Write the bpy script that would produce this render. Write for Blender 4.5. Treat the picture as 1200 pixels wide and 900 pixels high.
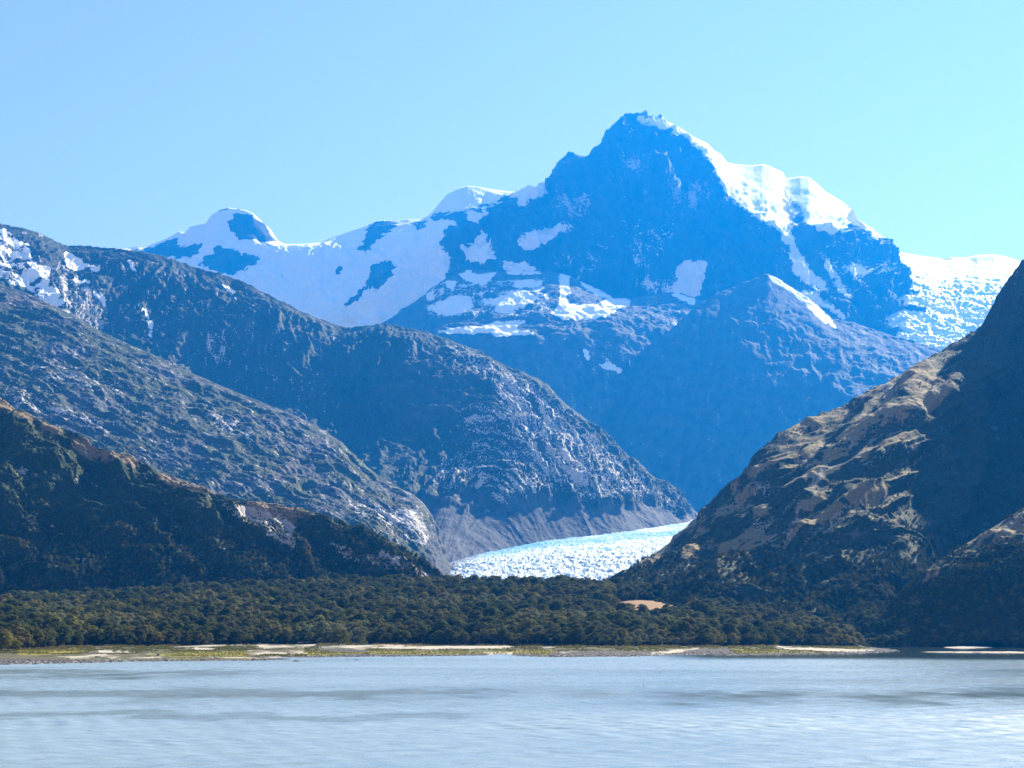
import bpy, math, random
import numpy as np

for o in list(bpy.data.objects):
    bpy.data.objects.remove(o, do_unlink=True)
SC = bpy.context.scene
COL = SC.collection
R = math.radians

# ------------------------------------------------------------------ camera
CAM_H = 22.0
HFOV = R(40.0)
F = 600.0 / math.tan(HFOV / 2)              # focal length in photo pixels (1200 wide)
PITCH = math.atan(285.0 / F)
cam_d = bpy.data.cameras.new('camera')
cam = bpy.data.objects.new('camera', cam_d)
COL.objects.link(cam)
cam.location = (0, 0, CAM_H)
cam.rotation_euler = (R(90) + PITCH, 0, 0)
cam_d.sensor_width = 36.0
cam_d.angle = HFOV
cam_d.clip_start = 1.0
cam_d.clip_end = 60000.0
SC.camera = cam

# ------------------------------------------------------------------ light
SUN_EL, SUN_AZ = 34.0, 41.0                 # azimuth to the right of the view direction
world = bpy.data.worlds.new('World')
SC.world = world
world.use_nodes = True
wn = world.node_tree
wn.nodes.clear()
w_out = wn.nodes.new('ShaderNodeOutputWorld')
w_bg = wn.nodes.new('ShaderNodeBackground')
w_sky = wn.nodes.new('ShaderNodeTexSky')
w_sky.sky_type = 'NISHITA'
w_sky.sun_disc = False
w_sky.sun_elevation = R(SUN_EL)
w_sky.sun_rotation = R(SUN_AZ)
w_sky.altitude = 0
w_sky.air_density = 2.0
w_sky.dust_density = 0.0
w_sky.ozone_density = 3.0
w_bg.inputs['Strength'].default_value = 0.050
w_tint = wn.nodes.new('ShaderNodeMix')      # the deep clear-air blue of the photograph
w_tint.data_type = 'RGBA'; w_tint.blend_type = 'MULTIPLY'
w_tint.inputs[0].default_value = 1.0
w_tint.inputs[7].default_value = (0.89, 0.785, 1.0, 1)
wn.links.new(w_sky.outputs[0], w_tint.inputs[6])
wn.links.new(w_tint.outputs[2], w_bg.inputs['Color'])
wn.links.new(w_bg.outputs[0], w_out.inputs['Surface'])

sun_d = bpy.data.lights.new('sun', 'SUN')
sun_d.energy = 4.6
sun_d.angle = R(0.5)
sun_d.color = (1.0, 0.97, 0.93)
sun = bpy.data.objects.new('sun', sun_d)
COL.objects.link(sun)
sx = math.sin(R(SUN_AZ)) * math.cos(R(SUN_EL))
sy = math.cos(R(SUN_AZ)) * math.cos(R(SUN_EL))
sz = math.sin(R(SUN_EL))
from mathutils import Vector
sun.rotation_euler = Vector((sx, sy, sz)).to_track_quat('Z', 'Y').to_euler()
sun.location = (2000, 2000, 4000)

SC.view_settings.view_transform = 'Standard'
SC.view_settings.look = 'None'
SC.view_settings.gamma = 1.0
SC.view_settings.use_curve_mapping = False
SC.view_settings.exposure = 1.66
SC.render.engine = 'CYCLES'
SC.cycles.use_denoising = True
SC.cycles.max_bounces = 6
SC.cycles.diffuse_bounces = 2
SC.cycles.glossy_bounces = 2
SC.cycles.transmission_bounces = 2
SC.cycles.volume_bounces = 0
SC.cycles.transparent_max_bounces = 4

HAZE_DENSITY = 0.000039
HAZE_COLOR = (0.002, 0.26, 1.0)
HAZE_ANISO = 0.3

# ------------------------------------------------------------------ projection helpers
cp, sp = math.cos(PITCH), math.sin(PITCH)


def unproj(px, py, D):
    """the point at forward distance D seen at photo pixel (px, py)"""
    px = np.asarray(px, float); py = np.asarray(py, float); D = np.asarray(D, float)
    a = (px - 600.0) / F
    b = (450.0 - py) / F
    dy = cp - b * sp
    dz = sp + b * cp
    t = D / dy
    return np.stack([a * t, D + 0 * a, CAM_H + dz * t], -1)


def on_water(px, py):
    px = np.asarray(px, float); py = np.asarray(py, float)
    a = (px - 600.0) / F
    b = (450.0 - py) / F
    dy = cp - b * sp
    dz = sp + b * cp
    t = -CAM_H / dz
    return np.stack([a * t, dy * t, 0 * t], -1)


def proj(P):
    X, Y, Z = P[..., 0], P[..., 1], P[..., 2] - CAM_H
    fw = Y * cp + Z * sp
    up = -Y * sp + Z * cp
    fw = np.maximum(fw, 1e-3)
    return 600 + F * X / fw, 450 - F * up / fw


# ------------------------------------------------------------------ noise
_rs = np.random.RandomState(7)
_perm = _rs.permutation(512).astype(np.int64)
_perm = np.concatenate([_perm, _perm])
_g = _rs.normal(size=(512, 3)); _g /= np.linalg.norm(_g, axis=1)[:, None]
_g = _g.astype(np.float32)


def perlin(P):
    P = np.asarray(P, np.float64)
    i = np.floor(P).astype(np.int64)
    f = (P - i).astype(np.float32)
    i &= 511
    u = f * f * f * (f * (f * 6 - 15) + 10)
    out = 0
    for dx in (0, 1):
        hx = _perm[(i[..., 0] + dx) & 511]
        wx = u[..., 0] if dx else 1 - u[..., 0]
        for dy in (0, 1):
            hy = _perm[(hx + i[..., 1] + dy) & 511]
            wy = u[..., 1] if dy else 1 - u[..., 1]
            for dz in (0, 1):
                h = _perm[(hy + i[..., 2] + dz) & 511]
                wz = u[..., 2] if dz else 1 - u[..., 2]
                g = _g[h]
                d = g[..., 0] * (f[..., 0] - dx) + g[..., 1] * (f[..., 1] - dy) + g[..., 2] * (f[..., 2] - dz)
                out = out + wx * wy * wz * d
    return out * 1.5


def fbm(P, octv=5, gain=0.5, lac=2.07, off=0.0):
    P = np.asarray(P, float) + off
    s, a = 0, 1.0
    for k in range(octv):
        s = s + a * perlin(P + 17.3 * k)
        P = P * lac
        a *= gain
    return s


def ridged(P, octv=5, gain=0.55, lac=2.05, off=0.0):
    P = np.asarray(P, float) + off
    s, a, w, tot = 0, 1.0, 1.0, 0.0
    for k in range(octv):
        n = 1 - np.abs(perlin(P + 11.7 * k))
        n = n * n
        s = s + a * n * w
        tot += a
        w = np.clip(n * 1.6, 0, 1)
        P = P * lac
        a *= gain
    return s / tot


def sstep(x, a, b):
    t = np.clip((x - a) / (b - a), 0, 1)
    return t * t * (3 - 2 * t)


# ------------------------------------------------------------------ masks traced over the photograph's surfaces
MS = 2.0
MX0, MY0, MW, MH = -100, 100, 1400, 720


def blur(a, r):
    r = int(round(r))
    if r < 1:
        return a
    for _ in range(2):
        for ax in (0, 1):
            pad = [(0, 0), (0, 0)]; pad[ax] = (r + 1, r)
            c = np.cumsum(np.pad(a, pad, mode='edge'), axis=ax)
            n = a.shape[ax]
            hi = np.take(c, range(2 * r + 1, 2 * r + 1 + n), axis=ax)
            lo = np.take(c, range(0, n), axis=ax)
            a = (hi - lo) / (2 * r + 1)
    return a


def raster(polys, r=1.0):
    H, W = int(MH * MS), int(MW * MS)
    m = np.zeros((H, W), np.float32)
    for item in polys:
        val, poly = (item if isinstance(item[0], (int, float)) else (1.0, item))
        p = (np.array(poly, float) - (MX0, MY0)) * MS
        x0, x1 = max(int(p[:, 0].min()) - 1, 0), min(int(p[:, 0].max()) + 2, W)
        y0, y1 = max(int(p[:, 1].min()) - 1, 0), min(int(p[:, 1].max()) + 2, H)
        if x1 <= x0 or y1 <= y0:
            continue
        gx, gy = np.meshgrid(np.arange(x0, x1) + .5, np.arange(y0, y1) + .5)
        ins = np.zeros(gx.shape, bool)
        n = len(p)
        for k in range(n):
            xa, ya = p[k]; xb, yb = p[(k + 1) % n]
            if ya == yb:
                continue
            c = ((ya > gy) != (yb > gy)) & (gx < (xb - xa) * (gy - ya) / (yb - ya) + xa)
            ins ^= c
        sub = m[y0:y1, x0:x1]
        if val >= 0:
            sub[ins] = np.maximum(sub[ins], val)
        else:
            sub[ins] = 0
    return blur(m, r * MS)


def sample(m, px, py):
    x = np.clip((px - MX0) * MS - .5, 0, m.shape[1] - 1.01)
    y = np.clip((py - MY0) * MS - .5, 0, m.shape[0] - 1.01)
    i, j = x.astype(int), y.astype(int)
    fx, fy = x - i, y - j
    return ((m[j, i] * (1 - fx) + m[j, i + 1] * fx) * (1 - fy)
            + (m[j + 1, i] * (1 - fx) + m[j + 1, i + 1] * fx) * fy)


# ------------------------------------------------------------------ mesh helpers
def link(name, me, parent=None):
    o = bpy.data.objects.new(name, me)
    COL.objects.link(o)
    if parent is not None:
        o.parent = parent
    return o


def quads_mesh(name, V, Q, mat, smooth=True):
    V = np.asarray(V, np.float32); Q = np.asarray(Q, np.int32)
    me = bpy.data.meshes.new(name)
    k = Q.shape[1]
    me.vertices.add(len(V)); me.vertices.foreach_set('co', V.ravel())
    me.loops.add(Q.size); me.loops.foreach_set('vertex_index', Q.ravel())
    me.polygons.add(len(Q))
    me.polygons.foreach_set('loop_start', np.arange(0, Q.size, k, dtype=np.int32))
    me.polygons.foreach_set('loop_total', np.full(len(Q), k, np.int32))
    me.polygons.foreach_set('use_smooth', np.full(len(Q), smooth, bool))
    me.update(calc_edges=True)
    me.validate()
    if mat:
        me.materials.append(mat)
    return me


def grid_mesh(name, P, mat, masks=None, flow=None, extra=None):
    nr, nc = P.shape[:2]
    idx = np.arange(nr * nc).reshape(nr, nc)
    Q = np.stack([idx[:-1, :-1], idx[:-1, 1:], idx[1:, 1:], idx[1:, :-1]], -1).reshape(-1, 4)
    me = quads_mesh(name, P.reshape(-1, 3), Q, mat)
    if masks is not None:
        at = me.attributes.new('mask', 'FLOAT_COLOR', 'POINT')
        at.data.foreach_set('color', np.asarray(masks, np.float32).reshape(-1, 4).ravel())
    if extra is not None:
        at = me.attributes.new('mask_b', 'FLOAT_COLOR', 'POINT')
        at.data.foreach_set('color', np.asarray(extra, np.float32).reshape(-1, 4).ravel())
    if flow is not None:
        at = me.attributes.new('flow', 'FLOAT_VECTOR', 'POINT')
        at.data.foreach_set('vector', np.asarray(flow, np.float32).reshape(-1, 3).ravel())
    return me


def normals(P):
    du = np.gradient(P, axis=1)
    dv = np.gradient(P, axis=0)
    n = np.cross(du, dv)
    l = np.linalg.norm(n, axis=-1, keepdims=True)
    return n / np.maximum(l, 1e-9)


def smooth1(a, k):
    if k < 1:
        return a
    p = np.pad(a, (k, k), mode='edge')
    w = np.hanning(2 * k + 3)[1:-1]; w /= w.sum()
    return np.convolve(p, w, 'valid')


FAR = 1.3            # the mountains beyond the valley stand this much farther off than first laid out


class Loft:
    """a hillside spanned between rails (foot first, crest last), then a back slope"""

    def __init__(self, rails, px0, px1, dpx=0.85, drow=0.85, back=1500, back_z=0.45, foot_z=10.0, foot_d=150,
                 sm=14, sm_crest=0, back_rows=26, ds=1.0):
        back, foot_d = back * ds, foot_d * ds
        # full detail where the picture looks, coarser columns beyond its edges
        a0, a1 = max(px0, -40), min(px1, 1240)
        px = np.linspace(a0, a1, int((a1 - a0) / dpx) + 1)
        if px0 < a0:
            px = np.concatenate([np.arange(px0, a0 - dpx, 3.0), px])
        if px1 > a1:
            px = np.concatenate([px, np.arange(a1 + 3.0, px1, 3.0)])
        n = len(px)
        S = []
        for k, r in enumerate(rails):
            r = np.array(r, float)
            py = np.interp(px, r[:, 0], r[:, 1]); D = ds * np.interp(px, r[:, 0], r[:, 2])
            kk = sm_crest if k == len(rails) - 1 else sm
            py = smooth1(py, kk); D = smooth1(D, sm)
            S.append(unproj(px, py, D))
        foot = S[0].copy(); foot[:, 1] -= foot_d; foot[:, 0] *= foot[:, 1] / (foot[:, 1] + foot_d); foot[:, 2] = foot_z
        pts = [foot] + S
        m = len(pts)
        out = []; vv = []
        for k in range(m - 1):
            a, b = pts[k], pts[k + 1]
            p0 = pts[k - 1] if k > 0 else 2 * a - b
            p3 = pts[k + 2] if k + 2 < m else 2 * b - a
            if k == 0:
                rows = 8
            else:
                ya, yb = proj(a)[1], proj(b)[1]
                rows = max(6, int(np.percentile(np.abs(ya - yb), 80) / drow))
            # depth grows monotonically: a gentle Catmull-Rom with half tangents
            t = np.linspace(0, 1, rows, endpoint=False)[:, None, None]
            m1 = (b - p0) * 0.32; m2 = (p3 - a) * 0.32
            if k == 0:
                m1 = m2 = (b - a)
            if k == 1:
                m1 = (b - a) * .8
            h = ((2 * t**3 - 3 * t**2 + 1) * a + (t**3 - 2 * t**2 + t) * m1 + (-2 * t**3 + 3 * t**2) * b + (t**3 - t**2) * m2)
            out.append(h); vv.append(k + t[:, 0, 0])
        crest = pts[-1]
        out.append(crest[None]); vv.append([m - 1])
        bt = crest.copy(); bt[:, 1] += back; bt[:, 0] *= bt[:, 1] / crest[:, 1]; bt[:, 2] = np.maximum(crest[:, 2] * back_z, 5)
        t = np.linspace(0, 1, back_rows)[1:, None, None]
        e = np.concatenate([t, t, np.power(t, 0.9)], -1)
        out.append(crest[None] * (1 - e) + bt[None] * e); vv.append(m - 1 + t[:, 0, 0])
        self.P0 = np.concatenate(out, 0)
        self.v = np.concatenate(vv)
        self.crest_row = int(np.argmin(np.abs(self.v - (m - 1))))
        self.m = m
        self.px = px
        self.N = normals(self.P0)
        if self.N[self.crest_row // 2, n // 2, 2] < 0:
            self.N = -self.N
        P = self.P0
        mid = self.crest_row // 2
        seg = np.linalg.norm(np.diff(P[mid], axis=0), axis=-1)
        self.U = np.broadcast_to(np.concatenate([[0], np.cumsum(seg)])[None], P.shape[:2])
        sv = np.linalg.norm(np.diff(P, axis=0), axis=-1)
        sv = np.concatenate([np.zeros((1, n)), np.cumsum(sv, 0)], 0)
        self.S = sv - sv[self.crest_row][None]           # metres below the crest (negative = downslope)
        self.flow = np.stack([self.U, self.S, 0 * self.S], -1)
        d = np.abs(np.arange(len(P)) - self.crest_row)
        self.rows_from_crest = d[:, None] * np.ones((1, n))
        self.P = P.copy()

    def damp(self, near=0.25, rows=30):
        return near + (1 - near) * sstep(self.rows_from_crest, 0, rows)

    def push(self, amount, up=0.0):
        d = self.N * (1 - up) + np.array([0, 0, 1.0]) * up
        self.P = self.P + d * amount[..., None]

    def finish(self):
        self.n2 = normals(self.P)
        if self.n2[self.crest_row // 2, len(self.px) // 2, 2] < 0:
            self.n2 = -self.n2
        self.sx, self.sy = proj(self.P)
        return self


# ------------------------------------------------------------------ node helpers
def new_mat(name):
    m = bpy.data.materials.new(name)
    m.use_nodes = True
    nt = m.node_tree
    nt.nodes.clear()
    out = nt.nodes.new('ShaderNodeOutputMaterial')
    return m, nt, out


class NB:
    def __init__(self, nt):
        self.nt = nt

    def n(self, t, **kw):
        x = self.nt.nodes.new(t)
        for k, v in kw.items():
            setattr(x, k, v)
        return x

    def l(self, a, b):
        self.nt.links.new(a, b)

    def val(self, x, sock):
        if hasattr(x, 'node'):
            self.l(x, sock)
        else:
            sock.default_value = x

    def math(self, op, a, b=0.0, c=None, clamp=False):
        x = self.n('ShaderNodeMath', operation=op, use_clamp=clamp)
        self.val(a, x.inputs[0]); self.val(b, x.inputs[1])
        if c is not None:
            self.val(c, x.inputs[2])
        return x.outputs[0]

    def mix(self, f, a, b, mode='MIX'):
        x = self.n('ShaderNodeMix', data_type='RGBA', blend_type=mode)
        x.clamp_factor = True
        self.val(f, x.inputs['Factor'])
        for v, s in ((a, x.inputs[6]), (b, x.inputs[7])):
            if hasattr(v, 'node'):
                self.l(v, s)
            else:
                s.default_value = (*v, 1.0)
        return x.outputs[2]

    def ramp(self, x, a, b):
        m = self.n('ShaderNodeMapRange', interpolation_type='SMOOTHSTEP')
        self.val(x, m.inputs[0])
        m.inputs[1].default_value = a; m.inputs[2].default_value = b
        m.inputs[3].default_value = 0.0; m.inputs[4].default_value = 1.0
        return m.outputs[0]

    def noise(self, vec, scale, detail=4.0, rough=0.55, stretch=None, dist=0.0):
        if stretch is not None:
            mp = self.n('ShaderNodeMapping')
            mp.inputs['Scale'].default_value = stretch
            self.l(vec, mp.inputs['Vector'])
            vec = mp.outputs[0]
        x = self.n('ShaderNodeTexNoise')
        x.inputs['Scale'].default_value = scale
        x.inputs['Detail'].default_value = detail
        x.inputs['Roughness'].default_value = rough
        x.inputs['Distortion'].default_value = dist
        self.l(vec, x.inputs['Vector'])
        return x.outputs['Fac']


def mountain_material(name, rock_a, rock_b, veg=(0.045, 0.055, 0.03), brown=(0.16, 0.11, 0.06), pale=(0.42, 0.38, 0.34),
                      snow=(0.84, 0.87, 0.90), s=1.0, bump=6.0, veg_b=None, streak=(1.0, 0.28, 1.0), edge=0.16, dry_noise=1.0, rough_snow=0.5):
    """mask channels: R snow, G pale rock, B scrub, A dry grass"""
    m, nt, out = new_mat(name)
    b = NB(nt)
    geo = b.n('ShaderNodeNewGeometry').outputs['Position']
    flow = b.n('ShaderNodeAttribute', attribute_name='flow').outputs['Vector']
    mk = b.n('ShaderNodeAttribute', attribute_name='mask')
    sep = b.n('ShaderNodeSeparateColor'); b.l(mk.outputs['Color'], sep.inputs[0])
    n_big = b.noise(geo, 0.0032 / s, 5, .6)
    n_mid = b.noise(geo, 0.022 / s, 6, .62)
    n_str = b.noise(flow, 0.030 / s, 6, .62, stretch=streak, dist=.4)
    n_fin = b.noise(geo, 0.10 / s, 4, .6)
    col = b.mix(b.ramp(n_mid, .35, .65), rock_a, rock_b)
    col = b.mix(b.math('MULTIPLY', b.ramp(n_str, .40, .70), .6), col, tuple(min(1, 1.35 * c) for c in rock_b))
    vg = b.mix(b.ramp(n_fin, .38, .62), veg, veg_b or tuple(1.7 * c for c in veg))
    vf = b.ramp(b.math('ADD', sep.outputs[2], b.math('MULTIPLY_ADD', n_mid, 0.9, -0.45)), .42, .60)
    col = b.mix(vf, col, vg)
    bf = b.ramp(b.math('ADD', mk.outputs['Alpha'], b.math('MULTIPLY_ADD', n_str, dry_noise, -dry_noise / 2)), .42, .62)
    br = b.mix(b.ramp(n_fin, .35, .65), brown, tuple(1.6 * c for c in brown))
    col = b.mix(bf, col, br)
    pf = b.ramp(b.math('ADD', sep.outputs[1], b.math('MULTIPLY_ADD', b.math('ADD', b.math('MULTIPLY', n_str, .6), b.math('MULTIPLY', n_fin, .4)), 2.4, -1.2)), .50, .60)
    pc = b.mix(b.ramp(n_mid, .3, .7), pale, tuple(.72 * c for c in pale))
    col = b.mix(pf, col, pc)
    nz = b.math('ADD', b.math('ADD', b.math('MULTIPLY', n_mid, .35), b.math('MULTIPLY', n_fin, .28)), b.math('MULTIPLY', n_str, .37))
    sf = b.ramp(b.math('ADD', sep.outputs[0], b.math('MULTIPLY_ADD', nz, 2.6, -1.3)), .5 - edge / 2, .5 + edge / 2)
    col = b.mix(sf, col, snow)
    bs = b.n('ShaderNodeBsdfPrincipled')
    b.l(col, bs.inputs['Base Color'])
    bs.inputs['Roughness'].default_value = 0.9
    bs.inputs['Specular IOR Level'].default_value = 0.15
    bh = b.math('ADD', b.math('MULTIPLY', n_mid, 1.0), b.math('MULTIPLY', b.math('ADD', n_fin, n_str), .5))
    bh = b.math('MULTIPLY', bh, b.math('MULTIPLY_ADD', sf, -.75, 1.0))
    bp = b.n('ShaderNodeBump')
    bp.inputs['Strength'].default_value = 1.0
    bp.inputs['Distance'].default_value = bump
    b.l(bh, bp.inputs['Height'])
    b.l(bp.outputs[0], bs.inputs['Normal'])
    b.l(bs.outputs[0], out.inputs['Surface'])
    return m


def structure(name, me):
    o = link(name, me)
    o['kind'] = 'structure'
    return o


def masks4(L, snow=0, pale=0, veg=0, dry=0):
    z = np.zeros(L.P.shape[:2])
    return np.stack([z + snow, z + pale, z + veg, z + dry], -1)


def warp(L, a=2.0, sc=60.0, off=0.0):
    return L.sx + a * fbm(L.P / sc, 4, off=off), L.sy + a * fbm(L.P / sc, 4, off=off + 50)


# ================================================================== far massif
crest = [(-320, 300, 12700), (-100, 300, 12700), (100, 296, 12700), (150, 290, 12700), (179, 286, 12700), (194, 280, 12700), (204, 275, 12700), (210, 271, 12700), (217, 273, 12700),
         (223, 265, 12700), (242, 261, 12700), (246, 254, 12700), (250, 250, 12700), (258, 246, 12700), (267, 243.5, 12700), (279, 245, 12700), (288, 246.5, 12700),
         (296, 250, 12700), (306, 259, 12700), (317, 269, 12700), (325, 282, 12700), (333, 286, 12700), (352, 286, 12700),
         (375, 284, 12700), (392, 277, 12700), (415, 269, 12700), (431, 264, 12700), (441, 259, 12700), (468, 258, 12700), (478, 257, 12700),
         (494, 257, 12700), (503, 252, 12700), (515, 238, 12700), (525, 227, 12800), (537, 221, 12800), (548, 218, 12800), (560, 219, 12800), (585, 223, 12800),
         (600, 225, 12800), (628, 228, 12700), (633, 226, 12600), (638, 217, 12500), (640, 214, 12500), (644, 208, 12500),
         (650, 198, 12500), (656, 188, 12400), (662, 183, 12400), (667, 179, 12400), (675, 181, 12400), (685, 184, 12400), (690, 183, 12400), (696, 172, 12300),
         (706, 167, 12300), (708, 162, 12300), (716, 160, 12300), (719, 146, 12300), (724, 141, 12300), (728, 136.5, 12300), (733, 134, 12300), (737, 137, 12300), (742, 138, 12300), (748, 140, 12300),
         (752, 143, 12300), (765, 141, 12300), (784, 143, 12300), (797, 150, 12300), (812, 160, 12300), (829, 168, 12300), (838, 177, 12300), (845, 181, 12300), (851, 190, 12300),
         (864, 193, 12300), (883, 194, 12300), (893, 192.5, 12300), (901, 194.5, 12300), (917, 202, 12300), (921, 209, 12300), (926, 209, 12300), (938, 207, 12300), (948, 208, 12300), (957, 215, 12300),
         (968, 225, 12300), (985, 235, 12300), (996, 243, 12300), (1000, 245, 12300), (1006, 257, 12300), (1020, 266, 12200), (1032, 275, 12200), (1040, 287, 12200),
         (1052, 297, 12100), (1062, 318, 12000), (1073, 328, 11900), (1090, 350, 11900), (1110, 400, 11900), (1200, 520, 11900), (1500, 640, 11900)]
edge_r = [(-320, 320, 12600), (150, 300, 12550), (230, 286, 12450), (250, 287, 12350), (300, 292, 12350), (325, 295, 12400), (420, 292, 12350), (500, 268, 12400), (560, 250, 12300), (640, 226, 12300), (700, 176, 12200), (735, 142, 12220), (765, 148, 12200), (800, 162, 12100),
          (835, 192, 11700), (846, 214, 11500), (863, 238, 11250), (893, 261, 11050), (915, 275, 10950), (930, 284, 10950), (950, 271, 11050),
          (975, 271, 11150), (995, 266, 11500), (1010, 268, 11900), (1040, 294, 12000), (1062, 322, 11900), (1110, 405, 11800), (1500, 645, 11800)]
mid_r = [(-320, 360, 12200), (150, 340, 12100), (250, 330, 11950), (330, 340, 11900), (420, 330, 11900), (500, 310, 11900), (560, 300, 11800), (620, 272, 11750), (680, 245, 11650), (735, 225, 11500), (780, 235, 11350), (830, 255, 11250),
         (880, 290, 10850), (930, 310, 10700), (975, 318, 10800), (1010, 315, 11100), (1040, 318, 11500), (1062, 340, 11500), (1110, 415, 11500), (1500, 650, 11500)]
base_r = [(-320, 420, 11700), (150, 400, 11700), (330, 395, 11500), (400, 388, 11100), (440, 385, 10900), (500, 365, 11200), (560, 350, 11200), (640, 345, 11100), (720, 355, 10900), (800, 365, 10700),
          (880, 355, 10400), (930, 355, 10200), (980, 370, 10100), (1040, 390, 10300), (1110, 440, 10500), (1500, 680, 10500)]
foot_r = [(-320, 560, 10900), (330, 540, 10700), (600, 540, 10200), (900, 540, 9600), (1100, 540, 9500), (1500, 740, 9800)]
L = Loft([foot_r, base_r, mid_r, edge_r, crest], -320, 1180, dpx=0.8, drow=0.8, back=2500, back_z=.4, sm=10, ds=FAR)
P0 = L.P0
dm = L.damp(0.04, 55)
leftness = 1 - sstep(L.sx if hasattr(L, 'sx') else proj(P0)[0], 500, 640)
px0, py0 = proj(P0)
shoulder = sstep(px0, 800, 850) * (1 - sstep(py0 - np.interp(px0, [r[0] for r in edge_r], [r[1] for r in edge_r]), -2, 10))
rockiness = np.clip(1 - .55 * leftness - .62 * shoulder, .2, 1)
wq = np.stack([fbm(P0 / 900, 3), fbm(P0 / 900, 3, off=30), 0 * py0], -1)
g1 = ridged(np.stack([L.U / 620, L.S / 2300, 0 * L.U], -1) + wq * .5, 5, .5) - .45
g2 = ridged(P0 / 520 + wq * .4, 6, .55, off=9.1) - .45
g3 = fbm(P0 / 170, 5, .55, off=3.3)
g4 = ridged(np.stack([L.U / 150, L.S / 620, 0 * L.U], -1) + wq * .8, 5, .6, off=6.6) - .45
L.push(dm * rockiness * (320 * g1 + 250 * g2 + 50 * g3 + 78 * g4))
L.flow[..., 0] = L.U + 60 * fbm(P0 / 300, 3, off=15)
# rock bands and ledges
L.push(dm * rockiness * 26 * perlin(np.stack([P0[..., 0] / 800, P0[..., 1] / 800, P0[..., 2] / 95 + 1.2 * fbm(P0 / 400, 3)], -1)))
# jagged crest line
cr = (1 - sstep(L.rows_from_crest, 0, 12)) * sstep(px0, 560, 650) * (1 - sstep(px0, 700, 716))
L.push(cr * 60 * (ridged(P0 / 140, 4, .6, off=4.4) - .5), up=1.0)
L.finish()
snow_polys = [
    # snow slopes west of the peak
    (.87, [(100, 270), (200, 255), (330, 235), (500, 205), (640, 210), (640, 232), (628, 232), (598, 229), (586, 243), (574, 262), (583, 305), (565, 312), (530, 300), (520, 330), (430, 395), (100, 420)]),
    # the shoulder
    [(741, 138), (752, 136), (784, 138), (797, 144), (829, 162), (845, 175), (864, 188), (893, 186), (917, 198), (926, 204), (957, 210), (985, 230), (997, 243), (992, 260), (995, 268), (984, 272),
     (965, 272), (955, 268), (944, 255), (939, 239), (928, 223), (920, 217), (918, 223), (920, 244), (923, 263), (931, 284), (941, 305), (960, 324), (972, 343), (957, 340), (944, 332), (933, 321), (928, 308),
     (923, 287), (915, 273), (907, 267), (893, 259), (877, 248), (861, 235), (848, 224), (844, 211), (835, 192), (821, 179), (808, 164), (792, 155), (771, 149), (755, 145)],
    [(963, 292), (971, 308), (981, 324), (992, 337), (1003, 351), (992, 348), (981, 340), (973, 325), (966, 308)],
    [(899, 324), (923, 335), (944, 345), (960, 361), (981, 385), (968, 380), (949, 364), (928, 343), (907, 332)],
    [(940, 338), (960, 348), (985, 365), (1000, 372), (990, 374), (970, 362), (950, 352)],
    [(987, 313), (1008, 312), (1019, 322), (1003, 323)],
    [(1005, 247), (1020, 262), (1035, 275), (1038, 285), (1028, 280), (1018, 268)],
    # shaded patches in the face
    [(607, 280), (612, 272), (640, 268), (660, 260), (674, 262), (652, 275), (640, 285), (620, 295), (612, 292)],
    [(792, 312), (800, 306), (828, 305), (826, 325), (818, 350), (800, 345), (788, 345), (795, 330)],
    [(730, 135), (734, 135), (737, 147), (742, 158), (743, 170), (738, 160)],
    [(605, 225), (622, 229), (615, 245), (606, 240)],
    (.40, [(726, 258), (760, 262), (806, 256), (792, 270), (780, 302), (765, 300), (762, 325), (745, 315), (735, 290)]),
    (.36, [(640, 300), (720, 280), (715, 300), (680, 330), (655, 330)]),
    (.44, [(735, 320), (790, 330), (795, 350), (760, 350)]),
    (.30, [(960, 270), (1040, 290), (1060, 320), (1010, 330), (970, 320)]),
]
rock_polys = [
    [(267, 257), (275, 249), (294, 251), (308, 262), (323, 282), (319, 286), (296, 280), (273, 275), (269, 265)],
    [(150, 296), (171, 291), (204, 279), (212, 290), (237, 285), (233, 297), (218, 302), (200, 299), (190, 304), (150, 302)],
    [(254, 289), (275, 291), (283, 299), (304, 300), (304, 307), (283, 317), (269, 323), (233, 309), (250, 297)],
    [(420, 292), (427, 280), (431, 266), (441, 258), (468, 259), (460, 268), (441, 281), (428, 297)],
    [(436, 311), (449, 305), (465, 313), (452, 329), (444, 337), (428, 340), (409, 359), (401, 356), (420, 340), (433, 327)],
    [(508, 252), (551, 245), (583, 239), (593, 226), (602, 240), (590, 262), (600, 320), (575, 312), (556, 308), (530, 300), (515, 288), (522, 270), (536, 262), (524, 257)],
    [(500, 256), (520, 250), (516, 258)], [(395, 318), (401, 312), (398, 322)], [(480, 262), (492, 258), (500, 264), (488, 268)],
]
back_snow = [[(540, 285), (556, 287), (564, 263), (575, 287), (583, 305), (560, 308), (545, 305)], [(545, 247), (572, 246), (560, 260), (548, 258)], [(590, 305), (620, 310), (635, 318), (590, 318)]]
wx, wy = warp(L, 4.5, 110)
snow = np.maximum(sample(raster(snow_polys, 3.2), wx, wy), .55 * sample(raster(snow_polys[1:], 11), wx, wy))
snow = snow * (1 - sample(raster(rock_polys, 1.2), wx, wy)) + sample(raster(back_snow, 1.2), wx, wy) * .9
snow = np.clip(snow, 0, 1)
snow = np.where(L.v[:, None] > L.m - 1.02, np.maximum(snow, .55), snow)
upf = L.n2[..., 2]
snow = np.clip(snow * 1.05 + .30 * (sstep(upf, .62, .85) - .15) * (py0 < 340) , 0, 1)
pale = .24 + .26 * sample(raster([[(725, 180), (757, 178), (752, 205), (730, 205)], [(775, 198), (830, 215), (838, 232), (800, 250), (780, 235)], [(645, 225), (700, 230), (690, 262), (650, 255)]], 4), wx, wy)
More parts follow.
